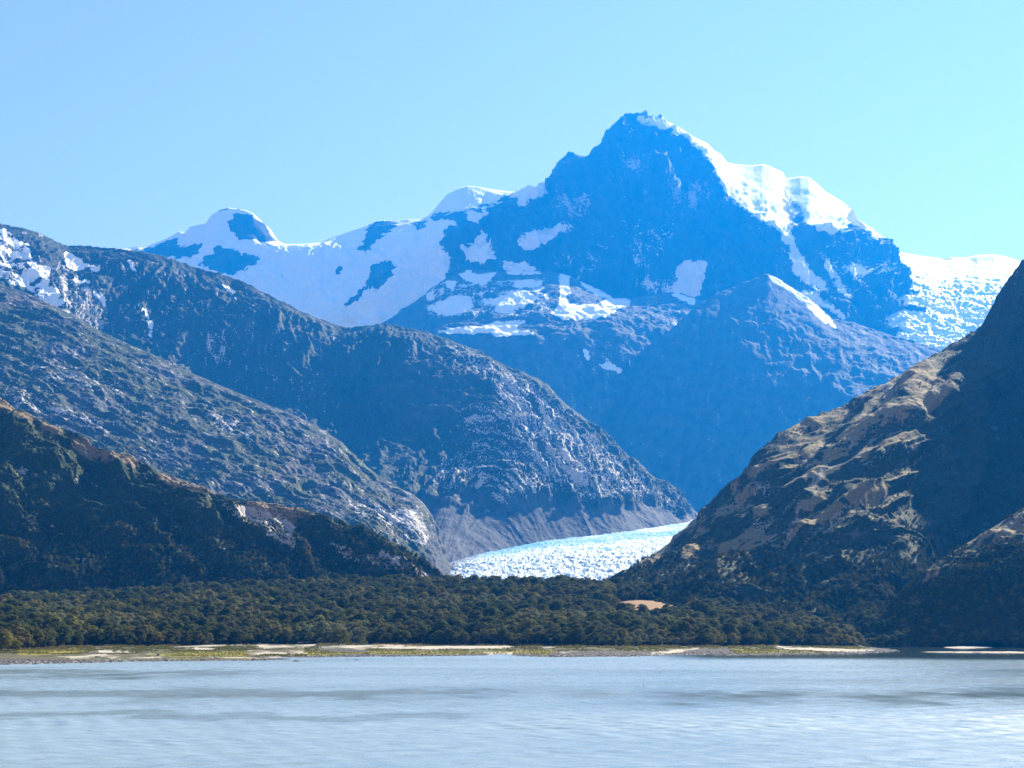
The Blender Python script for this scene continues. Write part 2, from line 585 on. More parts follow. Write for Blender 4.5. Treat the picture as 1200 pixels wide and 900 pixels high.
m_far = mountain_material('far_rock_and_snow', (0.018, 0.023, 0.03), (0.055, 0.058, 0.066), pale=(0.44, 0.40, 0.40), s=2.6, bump=12)
structure('mountain', grid_mesh('mountain', L.P, m_far, masks4(L, snow, pale, 0, 0), L.flow))

# ------------------------------------------------------------------ snowfield and icefall right of the peak
ice_crest = [(960, 330, 13000), (1040, 292, 13000), (1058, 296, 13000), (1080, 300, 13000), (1105, 303, 13000), (1115, 301, 13000), (1130, 302, 13000), (1145, 299, 13000), (1165, 298, 13000),
             (1180, 301, 13000), (1195, 306, 13000), (1215, 311, 13000), (1300, 330, 13000), (1500, 360, 13000)]
ice_a = [(960, 345, 12500), (1060, 318, 12000), (1120, 322, 12000), (1200, 325, 12000), (1500, 390, 12000)]
ice_b = [(960, 370, 11600), (1060, 350, 11000), (1120, 360, 11000), (1200, 370, 11000), (1500, 430, 11000)]
ice_c = [(960, 400, 10400), (1060, 400, 10100), (1120, 420, 10000), (1200, 440, 10000), (1500, 490, 10000)]
ice_d = [(960, 560, 9300), (1200, 560, 9000), (1500, 600, 9000)]
L = Loft([ice_d, ice_c, ice_b, ice_a, ice_crest], 985, 1330, dpx=0.8, drow=0.8, back=1500, sm=10, ds=FAR)
px0, py0 = proj(L.P0)
brk = sstep(py0, 315, 345)
n1 = ridged(np.stack([L.U / 210, L.S / 110, 0 * L.U], -1) + .4 * fbm(L.P0 / 300, 3)[..., None], 4, .6) - .5
L.push(L.damp(.15, 20) * (brk * 75 * n1 + 22 * fbm(L.P0 / 260, 4)))
L.finish()
blue = np.clip(brk * (.55 - 1.3 * n1) + .35 * brk * sstep(fbm(L.P0 / 420, 3, off=7), 0, .5), 0, 1)
rocky = sample(raster([[(1100, 303), (1112, 301), (1120, 304), (1105, 305)], [(1135, 303), (1160, 300), (1176, 302), (1160, 309), (1145, 310)]], 1.0), L.sx, L.sy)


def ice_material(name, s=1.0, bump=5.0, white=(0.86, 0.89, 0.91), blue=(0.42, 0.68, 0.82), dirt=(0.30, 0.29, 0.28)):
    """mask channels: R blue ice, G moraine dirt"""
    m, nt, out = new_mat(name)
    b = NB(nt)
    geo = b.n('ShaderNodeNewGeometry').outputs['Position']
    mk = b.n('ShaderNodeAttribute', attribute_name='mask')
    sep = b.n('ShaderNodeSeparateColor'); b.l(mk.outputs['Color'], sep.inputs[0])
    n1 = b.noise(geo, 0.03 / s, 5, .6)
    n2 = b.noise(geo, 0.12 / s, 4, .6)
    c = b.mix(b.ramp(b.math('ADD', sep.outputs[0], b.math('MULTIPLY_ADD', n1, .8, -.4)), .2, .9), white, blue)
    c = b.mix(b.ramp(b.math('ADD', sep.outputs[1], b.math('MULTIPLY_ADD', n2, 1.0, -.5)), .42, .58), c, dirt)
    bs = b.n('ShaderNodeBsdfPrincipled')
    b.l(c, bs.inputs['Base Color'])
    bs.inputs['Roughness'].default_value = .55
    bs.inputs['Specular IOR Level'].default_value = .25
    bp = b.n('ShaderNodeBump'); bp.inputs['Distance'].default_value = bump
    b.l(b.math('ADD', n1, b.math('MULTIPLY', n2, .5)), bp.inputs['Height'])
    b.l(bp.outputs[0], bs.inputs['Normal'])
    b.l(bs.outputs[0], out.inputs['Surface'])
    return m


structure('icefall', grid_mesh('icefall', L.P, ice_material('icefall_ice', 2.2, 8, blue=(.5, .72, .84)), masks4(L, blue, rocky), L.flow))

# ------------------------------------------------------------------ snowy bench below the peak
sh_crest = [(330, 470, 10700), (400, 415, 10700), (430, 392, 10700), (447, 379, 10700), (460, 372, 10700), (487, 353, 10700), (505, 340, 10700), (521, 327, 10700), (537, 319, 10700), (551, 315, 10700),
            (583, 318, 10600), (633, 318, 10500), (652, 319, 10500), (668, 323, 10500), (679, 329, 10450), (697, 337, 10400), (707, 341, 10400), (720, 348, 10400),
            (741, 350, 10300), (765, 344, 10200), (787, 342, 10200), (813, 348, 10200), (830, 356, 10200), (900, 380, 10200), (1000, 400, 10200)]
sh_a = [(330, 480, 10200), (447, 392, 10200), (520, 347, 10100), (583, 343, 9900), (650, 343, 9750), (720, 360, 9750), (787, 356, 9800), (900, 400, 9800), (1000, 420, 9800)]
sh_b = [(330, 500, 9700), (447, 410, 9700), (520, 380, 9400), (583, 374, 9250), (650, 374, 9150), (720, 376, 9250), (787, 380, 9450), (900, 430, 9500), (1000, 440, 9500)]
sh_c = [(330, 540, 9300), (447, 440, 9200), (520, 405, 9000), (583, 402, 8850), (650, 415, 8800), (720, 420, 8950), (787, 420, 9150), (900, 470, 9200), (1000, 480, 9200)]
sh_d = [(330, 620, 8500), (600, 560, 8250), (720, 560, 8450), (1000, 600, 8700)]
L = Loft([sh_d, sh_c, sh_b, sh_a, sh_crest], 340, 960, dpx=0.8, drow=0.8, back=700, back_z=.75, sm=10, ds=FAR)
P0 = L.P0
px0, py0 = proj(P0)
g1 = ridged(np.stack([L.U / 480, L.S / 1100, 0 * L.U], -1) + .5 * fbm(P0 / 700, 3)[..., None], 5, .5) - .45
g2 = fbm(P0 / 260, 6, .55, off=2.2)
lower = sstep(py0, 380, 430)
L.push(L.damp(.2, 30) * ((45 + 22 * lower) * g1 + (36 - 20 * lower) * g2))
L.finish()
snow_p = [
    [(537, 321), (551, 316), (556, 320), (583, 320), (567, 333), (556, 332), (540, 326)],
    [(522, 328), (535, 329), (532, 341), (524, 336)],
    [(500, 345), (508, 340), (508, 351), (501, 351)],
    [(519, 353), (529, 347), (551, 348), (554, 359), (540, 367), (519, 368), (501, 361)],
    [(567, 351), (583, 349), (607, 340), (622, 344), (631, 349), (620, 356), (593, 367), (580, 364), (584, 357), (570, 356)],
    [(511, 389), (529, 384), (567, 382), (583, 376), (620, 376), (601, 384), (633, 391), (605, 393), (583, 396), (577, 390), (540, 392)],
    [(655, 321), (668, 323), (668, 339), (672, 343), (663, 346), (666, 356), (700, 356), (712, 350), (740, 350), (737, 357), (710, 371), (690, 374), (660, 374), (648, 367), (656, 355), (655, 335)],
    [(676, 327), (697, 337), (720, 349), (705, 349), (685, 338)],
    [(784, 343), (800, 345), (815, 350), (813, 358), (797, 351)],
    [(683, 408), (688, 410), (691, 420), (686, 420)], [(590, 318), (633, 317), (636, 321), (600, 322)],
    [(602, 331), (620, 328), (636, 331), (630, 336), (604, 336)],
    [(700, 428), (716, 425), (730, 434), (726, 438)],
    (.42, [(500, 330), (640, 325), (650, 370), (600, 372), (500, 372)]),
    (.34, [(740, 352), (820, 356), (800, 385), (740, 390)]),
    (.30, [(655, 395), (760, 385), (740, 430), (690, 440)]),
]
wx, wy = warp(L, 2.2, 60, 5)
snow = sample(raster(snow_p, .8), wx, wy)
snow = np.clip(snow, 0, 1)
m_shelf = mountain_material('bench_rock_and_snow', (0.036, 0.038, 0.042), (0.085, 0.085, 0.09), veg=(.05, .06, .04), pale=(.38, .35, .33), s=2.0, bump=10)
structure('rock_bench', grid_mesh('rock_bench', L.P, m_shelf, masks4(L, snow, .14 + .14 * lower, .25 * lower, 0), L.flow))

# ------------------------------------------------------------------ rounded dark buttress in front of the peak
bt_crest = [(560, 600, 9000), (640, 530, 9000), (690, 480, 9000), (700, 470, 9000), (730, 432, 9050), (760, 405, 9100), (790, 383, 9200), (817, 358, 9400), (840, 345, 9500), (865, 334, 9600),
            (880, 328, 9600), (899, 321, 9600), (912, 327, 9600), (925, 336, 9600), (950, 352, 9500), (975, 374, 9450), (1000, 379, 9400), (1040, 392, 9300), (1070, 399, 9250), (1090, 405, 9200), (1115, 414, 9200), (1200, 455, 9200), (1400, 560, 9200)]
bt_a = [(560, 610, 8850), (690, 492, 8800), (760, 432, 8800), (817, 395, 9000), (880, 372, 9130), (950, 395, 9050), (1000, 415, 8950), (1090, 440, 8800), (1200, 490, 8750), (1400, 590, 8700)]
bt_b = [(560, 630, 8350), (690, 540, 8350), (760, 500, 8350), (817, 480, 8380), (880, 465, 8450), (950, 470, 8400), (1090, 510, 8100), (1200, 560, 8100), (1400, 630, 7900)]
bt_c = [(560, 650, 7850), (690, 600, 7850), (817, 585, 7800), (950, 575, 7800), (1090, 600, 7800), (1400, 670, 7800)]
bt_d = [(560, 690, 7300), (817, 640, 7100), (1090, 640, 7100), (1400, 700, 7200)]
L = Loft([bt_d, bt_c, bt_b, bt_a, bt_crest], 600, 1330, dpx=0.85, drow=0.85, back=900, back_z=.7, sm=20, sm_crest=3, ds=FAR)
P0 = L.P0
px0, py0 = proj(P0)
g1 = ridged(np.stack([L.U / 520, L.S / 1500, 0 * L.U], -1) + .5 * fbm(P0 / 800, 3)[..., None], 4, .42, off=2) - .45
g2 = fbm(P0 / 200, 6, .55, off=8.2)
g3 = ridged(np.stack([L.U / 190, L.S / 1000, 0 * L.U], -1) + .4 * fbm(P0 / 400, 3, off=5)[..., None], 5, .6, off=12) - .45
L.push(L.damp(.15, 40) * (50 * g1 + 12 * g2 + 34 * g3))
L.push((1 - sstep(L.rows_from_crest, 0, 16)) * 22 * (ridged(P0 / 110, 4, .6, off=14) - .5), up=1.0)
L.finish()
wx, wy = warp(L, 2.0, 60, 15)
snow = sample(raster([[(899, 321), (912, 325), (926, 335), (950, 349), (975, 374), (982, 386), (966, 378), (948, 362), (926, 342), (908, 331)]], .8), wx, wy)
structure('mountain_buttress', grid_mesh('mountain_buttress', L.P, mountain_material('buttress_rock', (0.034, 0.036, 0.04), (0.07, 0.07, 0.075), veg=(.045, .055, .035), pale=(.34, .31, .30), s=2.0, bump=5),
          masks4(L, snow, .25 + .14 * sstep(px0, 930, 1010) * (1 - sstep(py0, 400, 470)), .42 * sstep(py0, 430, 520), 0), L.flow))

# ================================================================== left mountain
B_crest = [(-320, 215, 6700), (-100, 244, 6600), (0, 262, 6500), (10, 264, 6500), (28, 268, 6500), (48, 274, 6500), (56, 278, 6500), (68, 285, 6500), (80, 289, 6500), (95, 288, 6500), (120, 291, 6500), (140, 292, 6500),
           (165, 295, 6500), (190, 300, 6500), (212, 307, 6500), (230, 314, 6500), (250, 319, 6450), (270, 325, 6450), (290, 332, 6400), (310, 343, 6400), (330, 353, 6350), (350, 364, 6350), (370, 373, 6350), (390, 380, 6300), (405, 384, 6300), (430, 382, 6300), (455, 380, 6300), (480, 385, 6250),
           (505, 391, 6250), (530, 400, 6200), (560, 411, 6200), (580, 421, 6150), (600, 432, 6100), (620, 439, 6100), (640, 450, 6050), (650, 463, 6050), (662, 474, 6000), (680, 487, 6000), (700, 503, 5950), (720, 519, 5950), (740, 537, 5900), (760, 554, 5900), (780, 571, 5850),
           (800, 588, 5800), (816, 600, 5800), (822, 606, 5800), (850, 630, 5800), (900, 680, 5800)]
B_a = [(-320, 300, 6300), (0, 330, 5930), (60, 345, 5940), (110, 362, 6050), (200, 370, 6120), (300, 390, 6100), (400, 420, 6050), (500, 440, 5900), (600, 480, 5650), (680, 520, 5600), (740, 560, 5600), (800, 598, 5650), (822, 612, 5700), (900, 690, 5700)]
B_b = [(-320, 400, 5900), (0, 420, 5420), (60, 426, 5450), (110, 432, 5640), (200, 450, 5720), (300, 480, 5700), (400, 500, 5650), (500, 530, 5380), (600, 555, 5000), (680, 575, 5050), (740, 590, 5250), (800, 605, 5500), (822, 616, 5600), (900, 695, 5600)]
B_c = [(-320, 520, 5200), (0, 530, 5000), (200, 550, 4900), (400, 590, 4800), (470, 640, 4500), (520, 656, 4300), (560, 646, 4500), (600, 638, 4650), (640, 632, 4750), (720, 625, 4950), (800, 614, 5350), (822, 622, 5500), (900, 700, 5500)]
B_d = [(-320, 690, 4500), (400, 700, 4350), (520, 684, 4050), (600, 662, 4450), (720, 645, 4850), (822, 632, 5400), (900, 705, 5450)]
L = Loft([B_d, B_c, B_b, B_a, B_crest], -320, 860, dpx=0.8, drow=0.8, back=1100, back_z=.6, sm=16, sm_crest=2, ds=FAR)
P0 = L.P0
px0, py0 = proj(P0)
wq = .55 * fbm(P0 / 600, 3)[..., None]
scree = sstep(py0 - np.interp(px0, [400, 480, 520, 600, 700, 800], [600, 590, 588, 588, 592, 598]) + 16 * fbm(P0 / 190, 4, off=44), -7, 9)
tilt = .75 * sstep(px0, 440, 600)
L.flow[..., 0] = L.U + tilt * L.S
g1 = ridged(np.stack([L.flow[..., 0] / 330, L.S / 900, 0 * L.U], -1) + wq, 5, .52, off=1.5) - .45
g2 = ridged(P0 / 150 + wq, 5, .6, off=5.1) - .45
g3 = fbm(P0 / 46, 4, .55, off=6.3)
am = L.damp(.15, 40) * (1 - .8 * scree)
L.push(am * (95 * g1 + (30 + 14 * sstep(px0, 480, 600)) * g2 + 9 * g3))
L.push(am * 13 * ridged(np.stack([L.flow[..., 0] / 62, L.S / 260, 0 * L.U], -1) + wq, 3, .6, off=21))
L.push((1 - sstep(L.rows_from_crest, 0, 14)) * 7 * fbm(P0 / 40, 4, .6, off=9.4), up=1.0)
L.finish()
snow_p = [
    [(0, 268), (8, 270), (21, 283), (35, 286), (38, 300), (45, 311), (60, 313), (56, 335), (70, 339), (77, 360), (63, 363), (35, 342), (0, 330), (-100, 320), (-100, 250)],
    [(73, 293), (95, 304), (101, 321), (105, 335), (80, 335), (87, 321), (75, 303)],
    [(108, 339), (126, 349), (124, 362), (114, 352)],
    [(149, 302), (159, 311), (161, 321), (152, 312)], [(161, 353), (173, 360), (180, 384), (179, 402), (171, 374)],
    [(248, 321), (266, 335), (283, 349), (276, 351), (259, 333)], [(313, 352), (326, 363), (320, 366)], [(285, 334), (292, 339), (286, 338)],
    [(28, 265), (49, 272), (52, 279), (35, 271)], [(95, 308), (119, 312), (116, 320), (100, 314)],
]
wx, wy = warp(L, 3.0, 70, 25)
snow = sample(raster(snow_p, 1.3), wx, wy)
brk = .68 + .9 * (fbm(P0 / 120, 5, .6, off=12) + .15)
snow = np.clip(snow * np.clip(brk, .25, 1.1), 0, 1)
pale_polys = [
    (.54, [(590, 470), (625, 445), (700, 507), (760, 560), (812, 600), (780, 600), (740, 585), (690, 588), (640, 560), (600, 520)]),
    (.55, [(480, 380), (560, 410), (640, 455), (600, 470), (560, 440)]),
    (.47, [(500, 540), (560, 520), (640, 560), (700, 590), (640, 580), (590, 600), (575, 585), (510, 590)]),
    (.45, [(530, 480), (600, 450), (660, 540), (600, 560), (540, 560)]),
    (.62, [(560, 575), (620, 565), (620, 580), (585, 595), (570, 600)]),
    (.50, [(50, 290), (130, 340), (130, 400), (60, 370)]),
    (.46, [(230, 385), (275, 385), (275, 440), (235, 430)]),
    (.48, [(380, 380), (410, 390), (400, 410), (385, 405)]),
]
pale = .30 - .10 * sstep(px0, 360, 420) * (1 - sstep(px0, 500, 560)) + 0 * px0  # pale flecks thinned mid-ridge, painting shade on the face turned from the sun
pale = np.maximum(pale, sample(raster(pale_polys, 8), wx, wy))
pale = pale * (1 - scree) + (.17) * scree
steep = 1 - sstep(L.n2[..., 2], .35, .75)
veg = np.clip(.55 + .25 * fbm(P0 / 300, 4, off=14) - .5 * scree + .18 * (1 - steep), 0, 1)
dry = np.clip(.18 + .3 * fbm(P0 / 240, 4, off=24), 0, .5) * (1 - scree)
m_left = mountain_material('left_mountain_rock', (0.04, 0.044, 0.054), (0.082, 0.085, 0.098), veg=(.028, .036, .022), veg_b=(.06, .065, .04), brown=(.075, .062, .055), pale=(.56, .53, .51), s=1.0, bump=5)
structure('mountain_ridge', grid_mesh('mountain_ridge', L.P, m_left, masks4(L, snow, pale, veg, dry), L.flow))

A_crest = [(-320, 250, 5000), (-100, 300, 4950), (0, 333, 4900), (30, 343, 4850), (60, 356, 4800), (90, 372, 4750), (120, 390, 4700), (150, 404, 4650), (180, 416, 4600), (220, 435, 4550), (250, 449, 4500), (280, 461, 4450), (300, 469, 4400), (330, 481, 4350), (350, 489, 4300), (380, 505, 4250), (400, 519, 4200),
           (420, 538, 4150), (440, 555, 4100), (460, 567, 4050), (480, 577, 4000), (498, 592, 3950), (510, 612, 3900), (517, 635, 3850), (522, 655, 3800), (540, 680, 3800), (620, 720, 3800)]
A_a = [(-320, 380, 4500), (0, 400, 4400), (100, 430, 4300), (200, 475, 4150), (300, 510, 4000), (400, 560, 3800), (450, 595, 3700), (490, 615, 3600), (510, 640, 3600), (522, 662, 3650), (540, 690, 3700), (620, 725, 3750)]
A_b = [(-320, 470, 4000), (0, 480, 3900), (100, 510, 3800), (200, 545, 3700), (300, 575, 3550), (400, 610, 3400), (460, 635, 3350), (500, 655, 3350), (520, 668, 3500), (540, 695, 3600), (620, 728, 3700)]
A_c = [(-320, 600, 3400), (0, 600, 3350), (200, 620, 3250), (400, 655, 3150), (500, 676, 3250), (540, 700, 3450), (620, 732, 3650)]
L = Loft([A_c, A_b, A_a, A_crest], -320, 610, dpx=0.75, drow=0.75, back=500, back_z=.8, sm=16, sm_crest=6, ds=FAR)
P0 = L.P0
px0, py0 = proj(P0)
wq = .55 * fbm(P0 / 500, 3, off=3)[..., None]
# ribs lie along the slope, dropping to the right
du = np.stack([(L.U + 1.5 * L.S) / 420, (L.S * .8 - .5 * L.U) / 150, 0 * L.U], -1)
g1 = ridged(du + wq, 5, .55, off=1.9) - .45
g2 = fbm(P0 / 110, 6, .58, off=7.7)
L.flow = np.stack([L.U + 1.5 * L.S, L.S * .8 - .5 * L.U, 0 * L.U], -1)
L.push(L.damp(.25, 30) * (30 * g1 + 11 * g2))
L.push(L.damp(.5, 30) * 7 * (ridged(du * 2.7 + wq, 4, .6, off=8.9) - .4))
L.finish()
wx, wy = warp(L, 3.0, 60, 35)
pale_polys = [
    (.58, [(455, 590), (490, 590), (515, 625), (520, 655), (480, 640), (440, 600)]), (.55, [(400, 575), (440, 580), (470, 620), (440, 620), (405, 600)]),
    (.50, [(0, 440), (80, 470), (140, 490), (120, 510), (0, 480)]), (.52, [(235, 470), (310, 500), (300, 530), (240, 500)]),
    (.44, [(40, 400), (160, 450), (150, 480), (20, 440)]),
]
pale = np.maximum(.33, sample(raster(pale_polys, 8), wx, wy))
fs = sstep(px0, 480, 530) * sstep(py0, 600, 630)
pale = pale * (1 - .6 * fs)
veg = np.clip(.58 + .35 * fbm(P0 / 260, 4, off=16), 0, 1) * (1 - .8 * fs)
dry = np.clip(.22 + .5 * fbm(P0 / 170, 4, off=26), 0, .55) * (1 - fs)
m_spur = mountain_material('left_spur_rock', (0.04, 0.045, 0.054), (0.082, 0.086, 0.096), veg=(.03, .042, .022), veg_b=(.065, .075, .04), brown=(.085, .07, .062), pale=(.55, .52, .50), s=.85, bump=3.2, streak=(.28, 1.0, 1))
structure('mountain_spur', grid_mesh('mountain_spur', L.P, m_spur, masks4(L, 0, pale, veg, dry), L.flow))

# ================================================================== glacier tongue
G_crest = [(380, 690, 5200), (480, 664, 5300), (560, 637, 5500), (640, 622, 5700), (720, 613, 5900), (800, 604, 6100), (900, 598, 6300), (1000, 596, 6400)]
G_a = [(380, 692, 4500), (500, 664, 4500), (560, 650, 4500), (640, 636, 4600), (720, 630, 4650), (800, 624, 4700), (1000, 620, 4700)]
G_b = [(380, 690, 3700), (500, 672, 3700), (560, 662, 3700), (640, 656, 3700), (720, 652, 3700), (800, 650, 3700), (1000, 650, 3700)]
G_c = [(380, 705, 3000), (640, 690, 3000), (800, 690, 3000), (1000, 690, 3000)]
L = Loft([G_c, G_b, G_a, G_crest], 420, 960, dpx=0.45, drow=0.3, back=500, back_z=.9, sm=20, sm_crest=10, ds=FAR)
P0 = L.P0
px0, py0 = proj(P0)
wq = .5 * fbm(P0 / 220, 3, off=3)[..., None]
c1 = ridged(np.stack([P0[..., 0] / 100, P0[..., 1] / 36, 0 * px0], -1) + wq, 5, .62, off=2.9)
c2 = fbm(P0 / 26, 4, .6, off=1.1)
front = 1 - sstep(P0[..., 1], 3500 * FAR, 4700 * FAR)
L.push((10 + 10 * front) * (c1 - .4) + (2 + 4 * front) * c2, up=1.0)
L.finish()
blue = np.clip(.42 + (1 - front) * .6 * (sstep(py0, 612, 628)) + .9 * (.38 - c1) + .5 * fbm(P0 / 240, 3, off=5) - .30 * front, 0, 1)
dirt = np.clip(.20 + .35 * (1 - sstep(px0 - np.interp(py0, [610, 640, 662, 675], [800, 575, 525, 515]), 0, 45)) + .12 * front * sstep(c2, .3, .8), 0, 1)
structure('glacier', grid_mesh('glacier', L.P, ice_material('glacier_ice', .7, 3, white=(.52, .61, .66), blue=(.15, .38, .56), dirt=(.16, .17, .20)), masks4(L, blue, dirt), L.flow))

# ================================================================== right hill
RH_crest = [(560, 760, 2350), (640, 712, 2400), (690, 692, 2450), (715, 682, 2450), (740, 668, 2500), (760, 655, 2500), (775, 644, 2520), (790, 631, 2550), (805, 615, 2550), (820, 601, 2600), (835, 590, 2600), (850, 575, 2620), (865, 562, 2640), (880, 546, 2650), (888, 532, 2660), (900, 518, 2670), (912, 508, 2680), (930, 499, 2700),
            (945, 493, 2720), (960, 487, 2730), (980, 477, 2750), (1000, 468, 2760), (1020, 459, 2780), (1040, 450, 2800), (1060, 438, 2820), (1080, 425, 2840), (1100, 414, 2860), (1120, 401, 2880), (1135, 392, 2900), (1150, 381, 2900), (1158, 366, 2920), (1170, 344, 2950), (1182, 325, 2970), (1200, 306, 3000), (1260, 250, 3100), (1400, 170, 3300), (1560, 120, 3400)]
RH_a = [(560, 770, 2250), (690, 698, 2330), (760, 672, 2330), (820, 632, 2350), (880, 585, 2400), (920, 548, 2420), (1000, 510, 2450), (1080, 475, 2500), (1120, 455, 2560), (1160, 430, 2750), (1200, 395, 2900), (1280, 340, 2900), (1560, 250, 3000)]
RH_b = [(560, 775, 2150), (690, 702, 2230), (760, 688, 2200), (820, 665, 2180), (880, 632, 2180), (940, 600, 2180), (1000, 575, 2220), (1060, 555, 2300), (1110, 540, 2450), (1160, 515, 2620), (1200, 490, 2700), (1280, 450, 2600), (1560, 400, 2600)]
RH_c = [(560, 780, 2050), (690, 710, 2120), (760, 704, 2080), (820, 698, 2020), (880, 690, 2000), (940, 680, 1990), (1000, 670, 2000), (1060, 650, 2080), (1110, 630, 2250), (1160, 600, 2400), (1200, 580, 2450), (1280, 560, 2300), (1560, 560, 2300)]
RH_d = [(560, 790, 1950), (690, 725, 2000), (880, 722, 1900), (1000, 722, 1880), (1110, 715, 1950), (1200, 700, 2050), (1560, 690, 2000)]
L = Loft([RH_d, RH_c, RH_b, RH_a, RH_crest], 600, 1480, dpx=0.75, drow=0.75, back=900, back_z=.55, sm=22, sm_crest=3)
P0 = L.P0
px0, py0 = proj(P0)
wq = .5 * fbm(P0 / 260, 3, off=13)[..., None]
# ledges climb to the right across the face
th = R(33)
ux = (px0 * math.cos(th) - py0 * math.sin(th)) * 1.6
vx = (px0 * math.sin(th) + py0 * math.cos(th)) * 1.6
led = np.stack([ux / 260, vx / 50, 0 * ux], -1)
L.flow = np.stack([ux * .8, vx * .8 + 9 * fbm(P0 / 70, 3, off=21), 0 * ux], -1)
g1 = ridged(led + wq * .6, 4, .42, off=1.2) - .42
g2 = fbm(P0 / 75, 6, .56, off=7.9)
inled = sample(raster([[(740, 690), (880, 530), (960, 475), (1130, 385), (1120, 450), (1090, 520), (1070, 570), (1050, 610), (980, 640), (880, 660), (800, 680)]], 14), px0, py0)
ledges = [
    [(1000, 465), (1050, 443), (1080, 428), (1105, 438), (1090, 447), (1040, 458), (1008, 470)], [(1020, 487), (1045, 468), (1080, 447), (1104, 441), (1100, 450), (1060, 470), (1030, 488)],
    [(965, 540), (985, 520), (1015, 500), (1060, 483), (1105, 455), (1122, 438), (1110, 470), (1075, 495), (1030, 510), (1000, 525), (975, 543)], [(935, 537), (955, 525), (970, 518), (962, 530), (940, 540)],
    [(912, 585), (930, 570), (960, 552), (974, 552), (960, 565), (935, 580), (918, 588)], [(880, 567), (905, 545), (935, 535), (930, 545), (905, 560)], [(925, 605), (945, 592), (972, 582), (972, 588), (950, 601)],
    [(918, 638), (935, 620), (960, 607), (980, 598), (1010, 583), (1037, 572), (1038, 583), (1025, 592), (990, 600), (975, 610), (950, 622), (925, 640)], [(1025, 618), (1045, 608), (1060, 605), (1056, 616), (1030, 621)],
    [(983, 612), (1008, 604), (1008, 610), (990, 613)], [(830, 642), (855, 630), (880, 621), (902, 624), (880, 640), (850, 646)], [(733, 670), (760, 650), (790, 625), (805, 612), (800, 630), (780, 650), (750, 669)],
    [(812, 609), (830, 597), (840, 599), (825, 612)], [(905, 513), (940, 496), (960, 488), (957, 498), (922, 514)], [(1000, 551), (1030, 530), (1060, 515), (1072, 518), (1045, 536), (1015, 553)], [(960, 659), (990, 659), (985, 665), (968, 665)],
    [(860, 590), (880, 577), (895, 570), (890, 580), (868, 592)], [(790, 660), (815, 648), (825, 650), (805, 661)], [(1060, 455), (1085, 440), (1100, 436), (1085, 450), (1065, 460)], [(880, 605), (900, 597), (905, 603), (885, 610)],
]
lm = sample(raster(ledges, 4), px0 + 6 * fbm(P0 / 60, 3, off=2), py0 + 4 * fbm(P0 / 60, 3, off=12))
L.push(L.damp(.3, 30) * (10 * lm))
L.push(L.damp(.15, 30) * ((14 + 17 * inled) * g1 + 4 * g2))
L.push(L.damp(.15, 40) * 50 * (ridged(np.stack([L.U / 420, L.S / 1400, 0 * L.U], -1) + wq, 3, .5, off=4.4) - .5) * (1 - .6 * inled))
L.push((1 - sstep(L.rows_from_crest, 0, 14)) * 4.5 * fbm(P0 / 22, 4, .6, off=9.4), up=1.0)
L.finish()
up = L.n2[..., 2]
lw = sample(raster(ledges, 2.6), px0 + 7 * fbm(P0 / 30, 4, off=2), py0 + 4.0 * fbm(P0 / 30, 4, off=12))
dry = np.clip(.66 * lw + inled * (.14 + .36 * sstep(up, .66, .86)) + .22 * (fbm(P0 / 60, 4, off=4)) * inled, 0, 1)
dry = np.maximum(dry, .75 * sample(raster([[(720, 684), (790, 625), (880, 540), (905, 512), (890, 545), (860, 590), (830, 622), (780, 660), (735, 684)]], 4), px0, py0) * (.6 + .6 * fbm(P0 / 50, 4, off=8)))
veg = np.clip(.72 + .2 * fbm(P0 / 120, 4, off=3), 0, 1)
pale = .16 + .18 * inled + .12 * fbm(P0 / 60, 3, off=31)
m_right = mountain_material('right_hill_ground', (0.085, 0.08, 0.075), (0.14, 0.13, 0.12), veg=(.018, .03, .016), veg_b=(.045, .058, .026), brown=(.155, .122, .060), pale=(.34, .31, .26), s=.42, bump=2.2, streak=(.22, 1.15, 1), dry_noise=2.6)
structure('hillside', grid_mesh('hillside', L.P, m_right, masks4(L, 0, pale, veg, dry), L.flow))
HILL_R = L
L.bare = np.clip(1.1 * dry, 0, 1)

# near spur at the right edge
SP_crest = [(960, 775, 1730), (1000, 760, 1740), (1020, 745, 1750), (1040, 722, 1760), (1060, 692, 1780), (1080, 676, 1790), (1100, 661, 1800), (1125, 642, 1810), (1150, 626, 1820), (1175, 612, 1840), (1200, 596, 1860), (1280, 545, 1900), (1400, 470, 1950), (1560, 400, 2000)]
SP_a = [(960, 778, 1710), (1020, 755, 1710), (1060, 722, 1710), (1100, 700, 1710), (1150, 668, 1715), (1200, 640, 1720), (1400, 550, 1750), (1560, 500, 1780)]
SP_b = [(960, 780, 1690), (1020, 765, 1680), (1060, 750, 1680), (1100, 740, 1675), (1200, 710, 1660), (1400, 660, 1620), (1560, 640, 1620)]
L = Loft([SP_b, SP_a, SP_crest], 970, 1500, dpx=0.7, drow=0.7, back=450, back_z=.3, foot_z=-3, foot_d=40, sm=16, sm_crest=4)
P0 = L.P0
px0, py0 = proj(P0)
wq = .5 * fbm(P0 / 160, 3, off=23)[..., None]
ux = (px0 * math.cos(th) - py0 * math.sin(th)); vx = (px0 * math.sin(th) + py0 * math.cos(th))
g1 = ridged(np.stack([ux / 200, vx / 40, 0 * ux], -1) + wq * .7, 4, .5, off=3.2) - .42
L.push(L.damp(.2, 25) * (22 * g1 + 8 * fbm(P0 / 45, 5, .56, off=2.9)))
L.finish()
wx, wy = warp(L, 2, 30, 4)
dry = .85 * sample(raster([[(1072, 684), (1100, 661), (1150, 625), (1205, 592), (1300, 530), (1300, 560), (1205, 622), (1160, 645), (1120, 662), (1085, 684)]], 4), wx, wy)
dry = np.clip(dry * (.75 + .6 * fbm(P0 / 40, 4, off=6)), 0, 1)
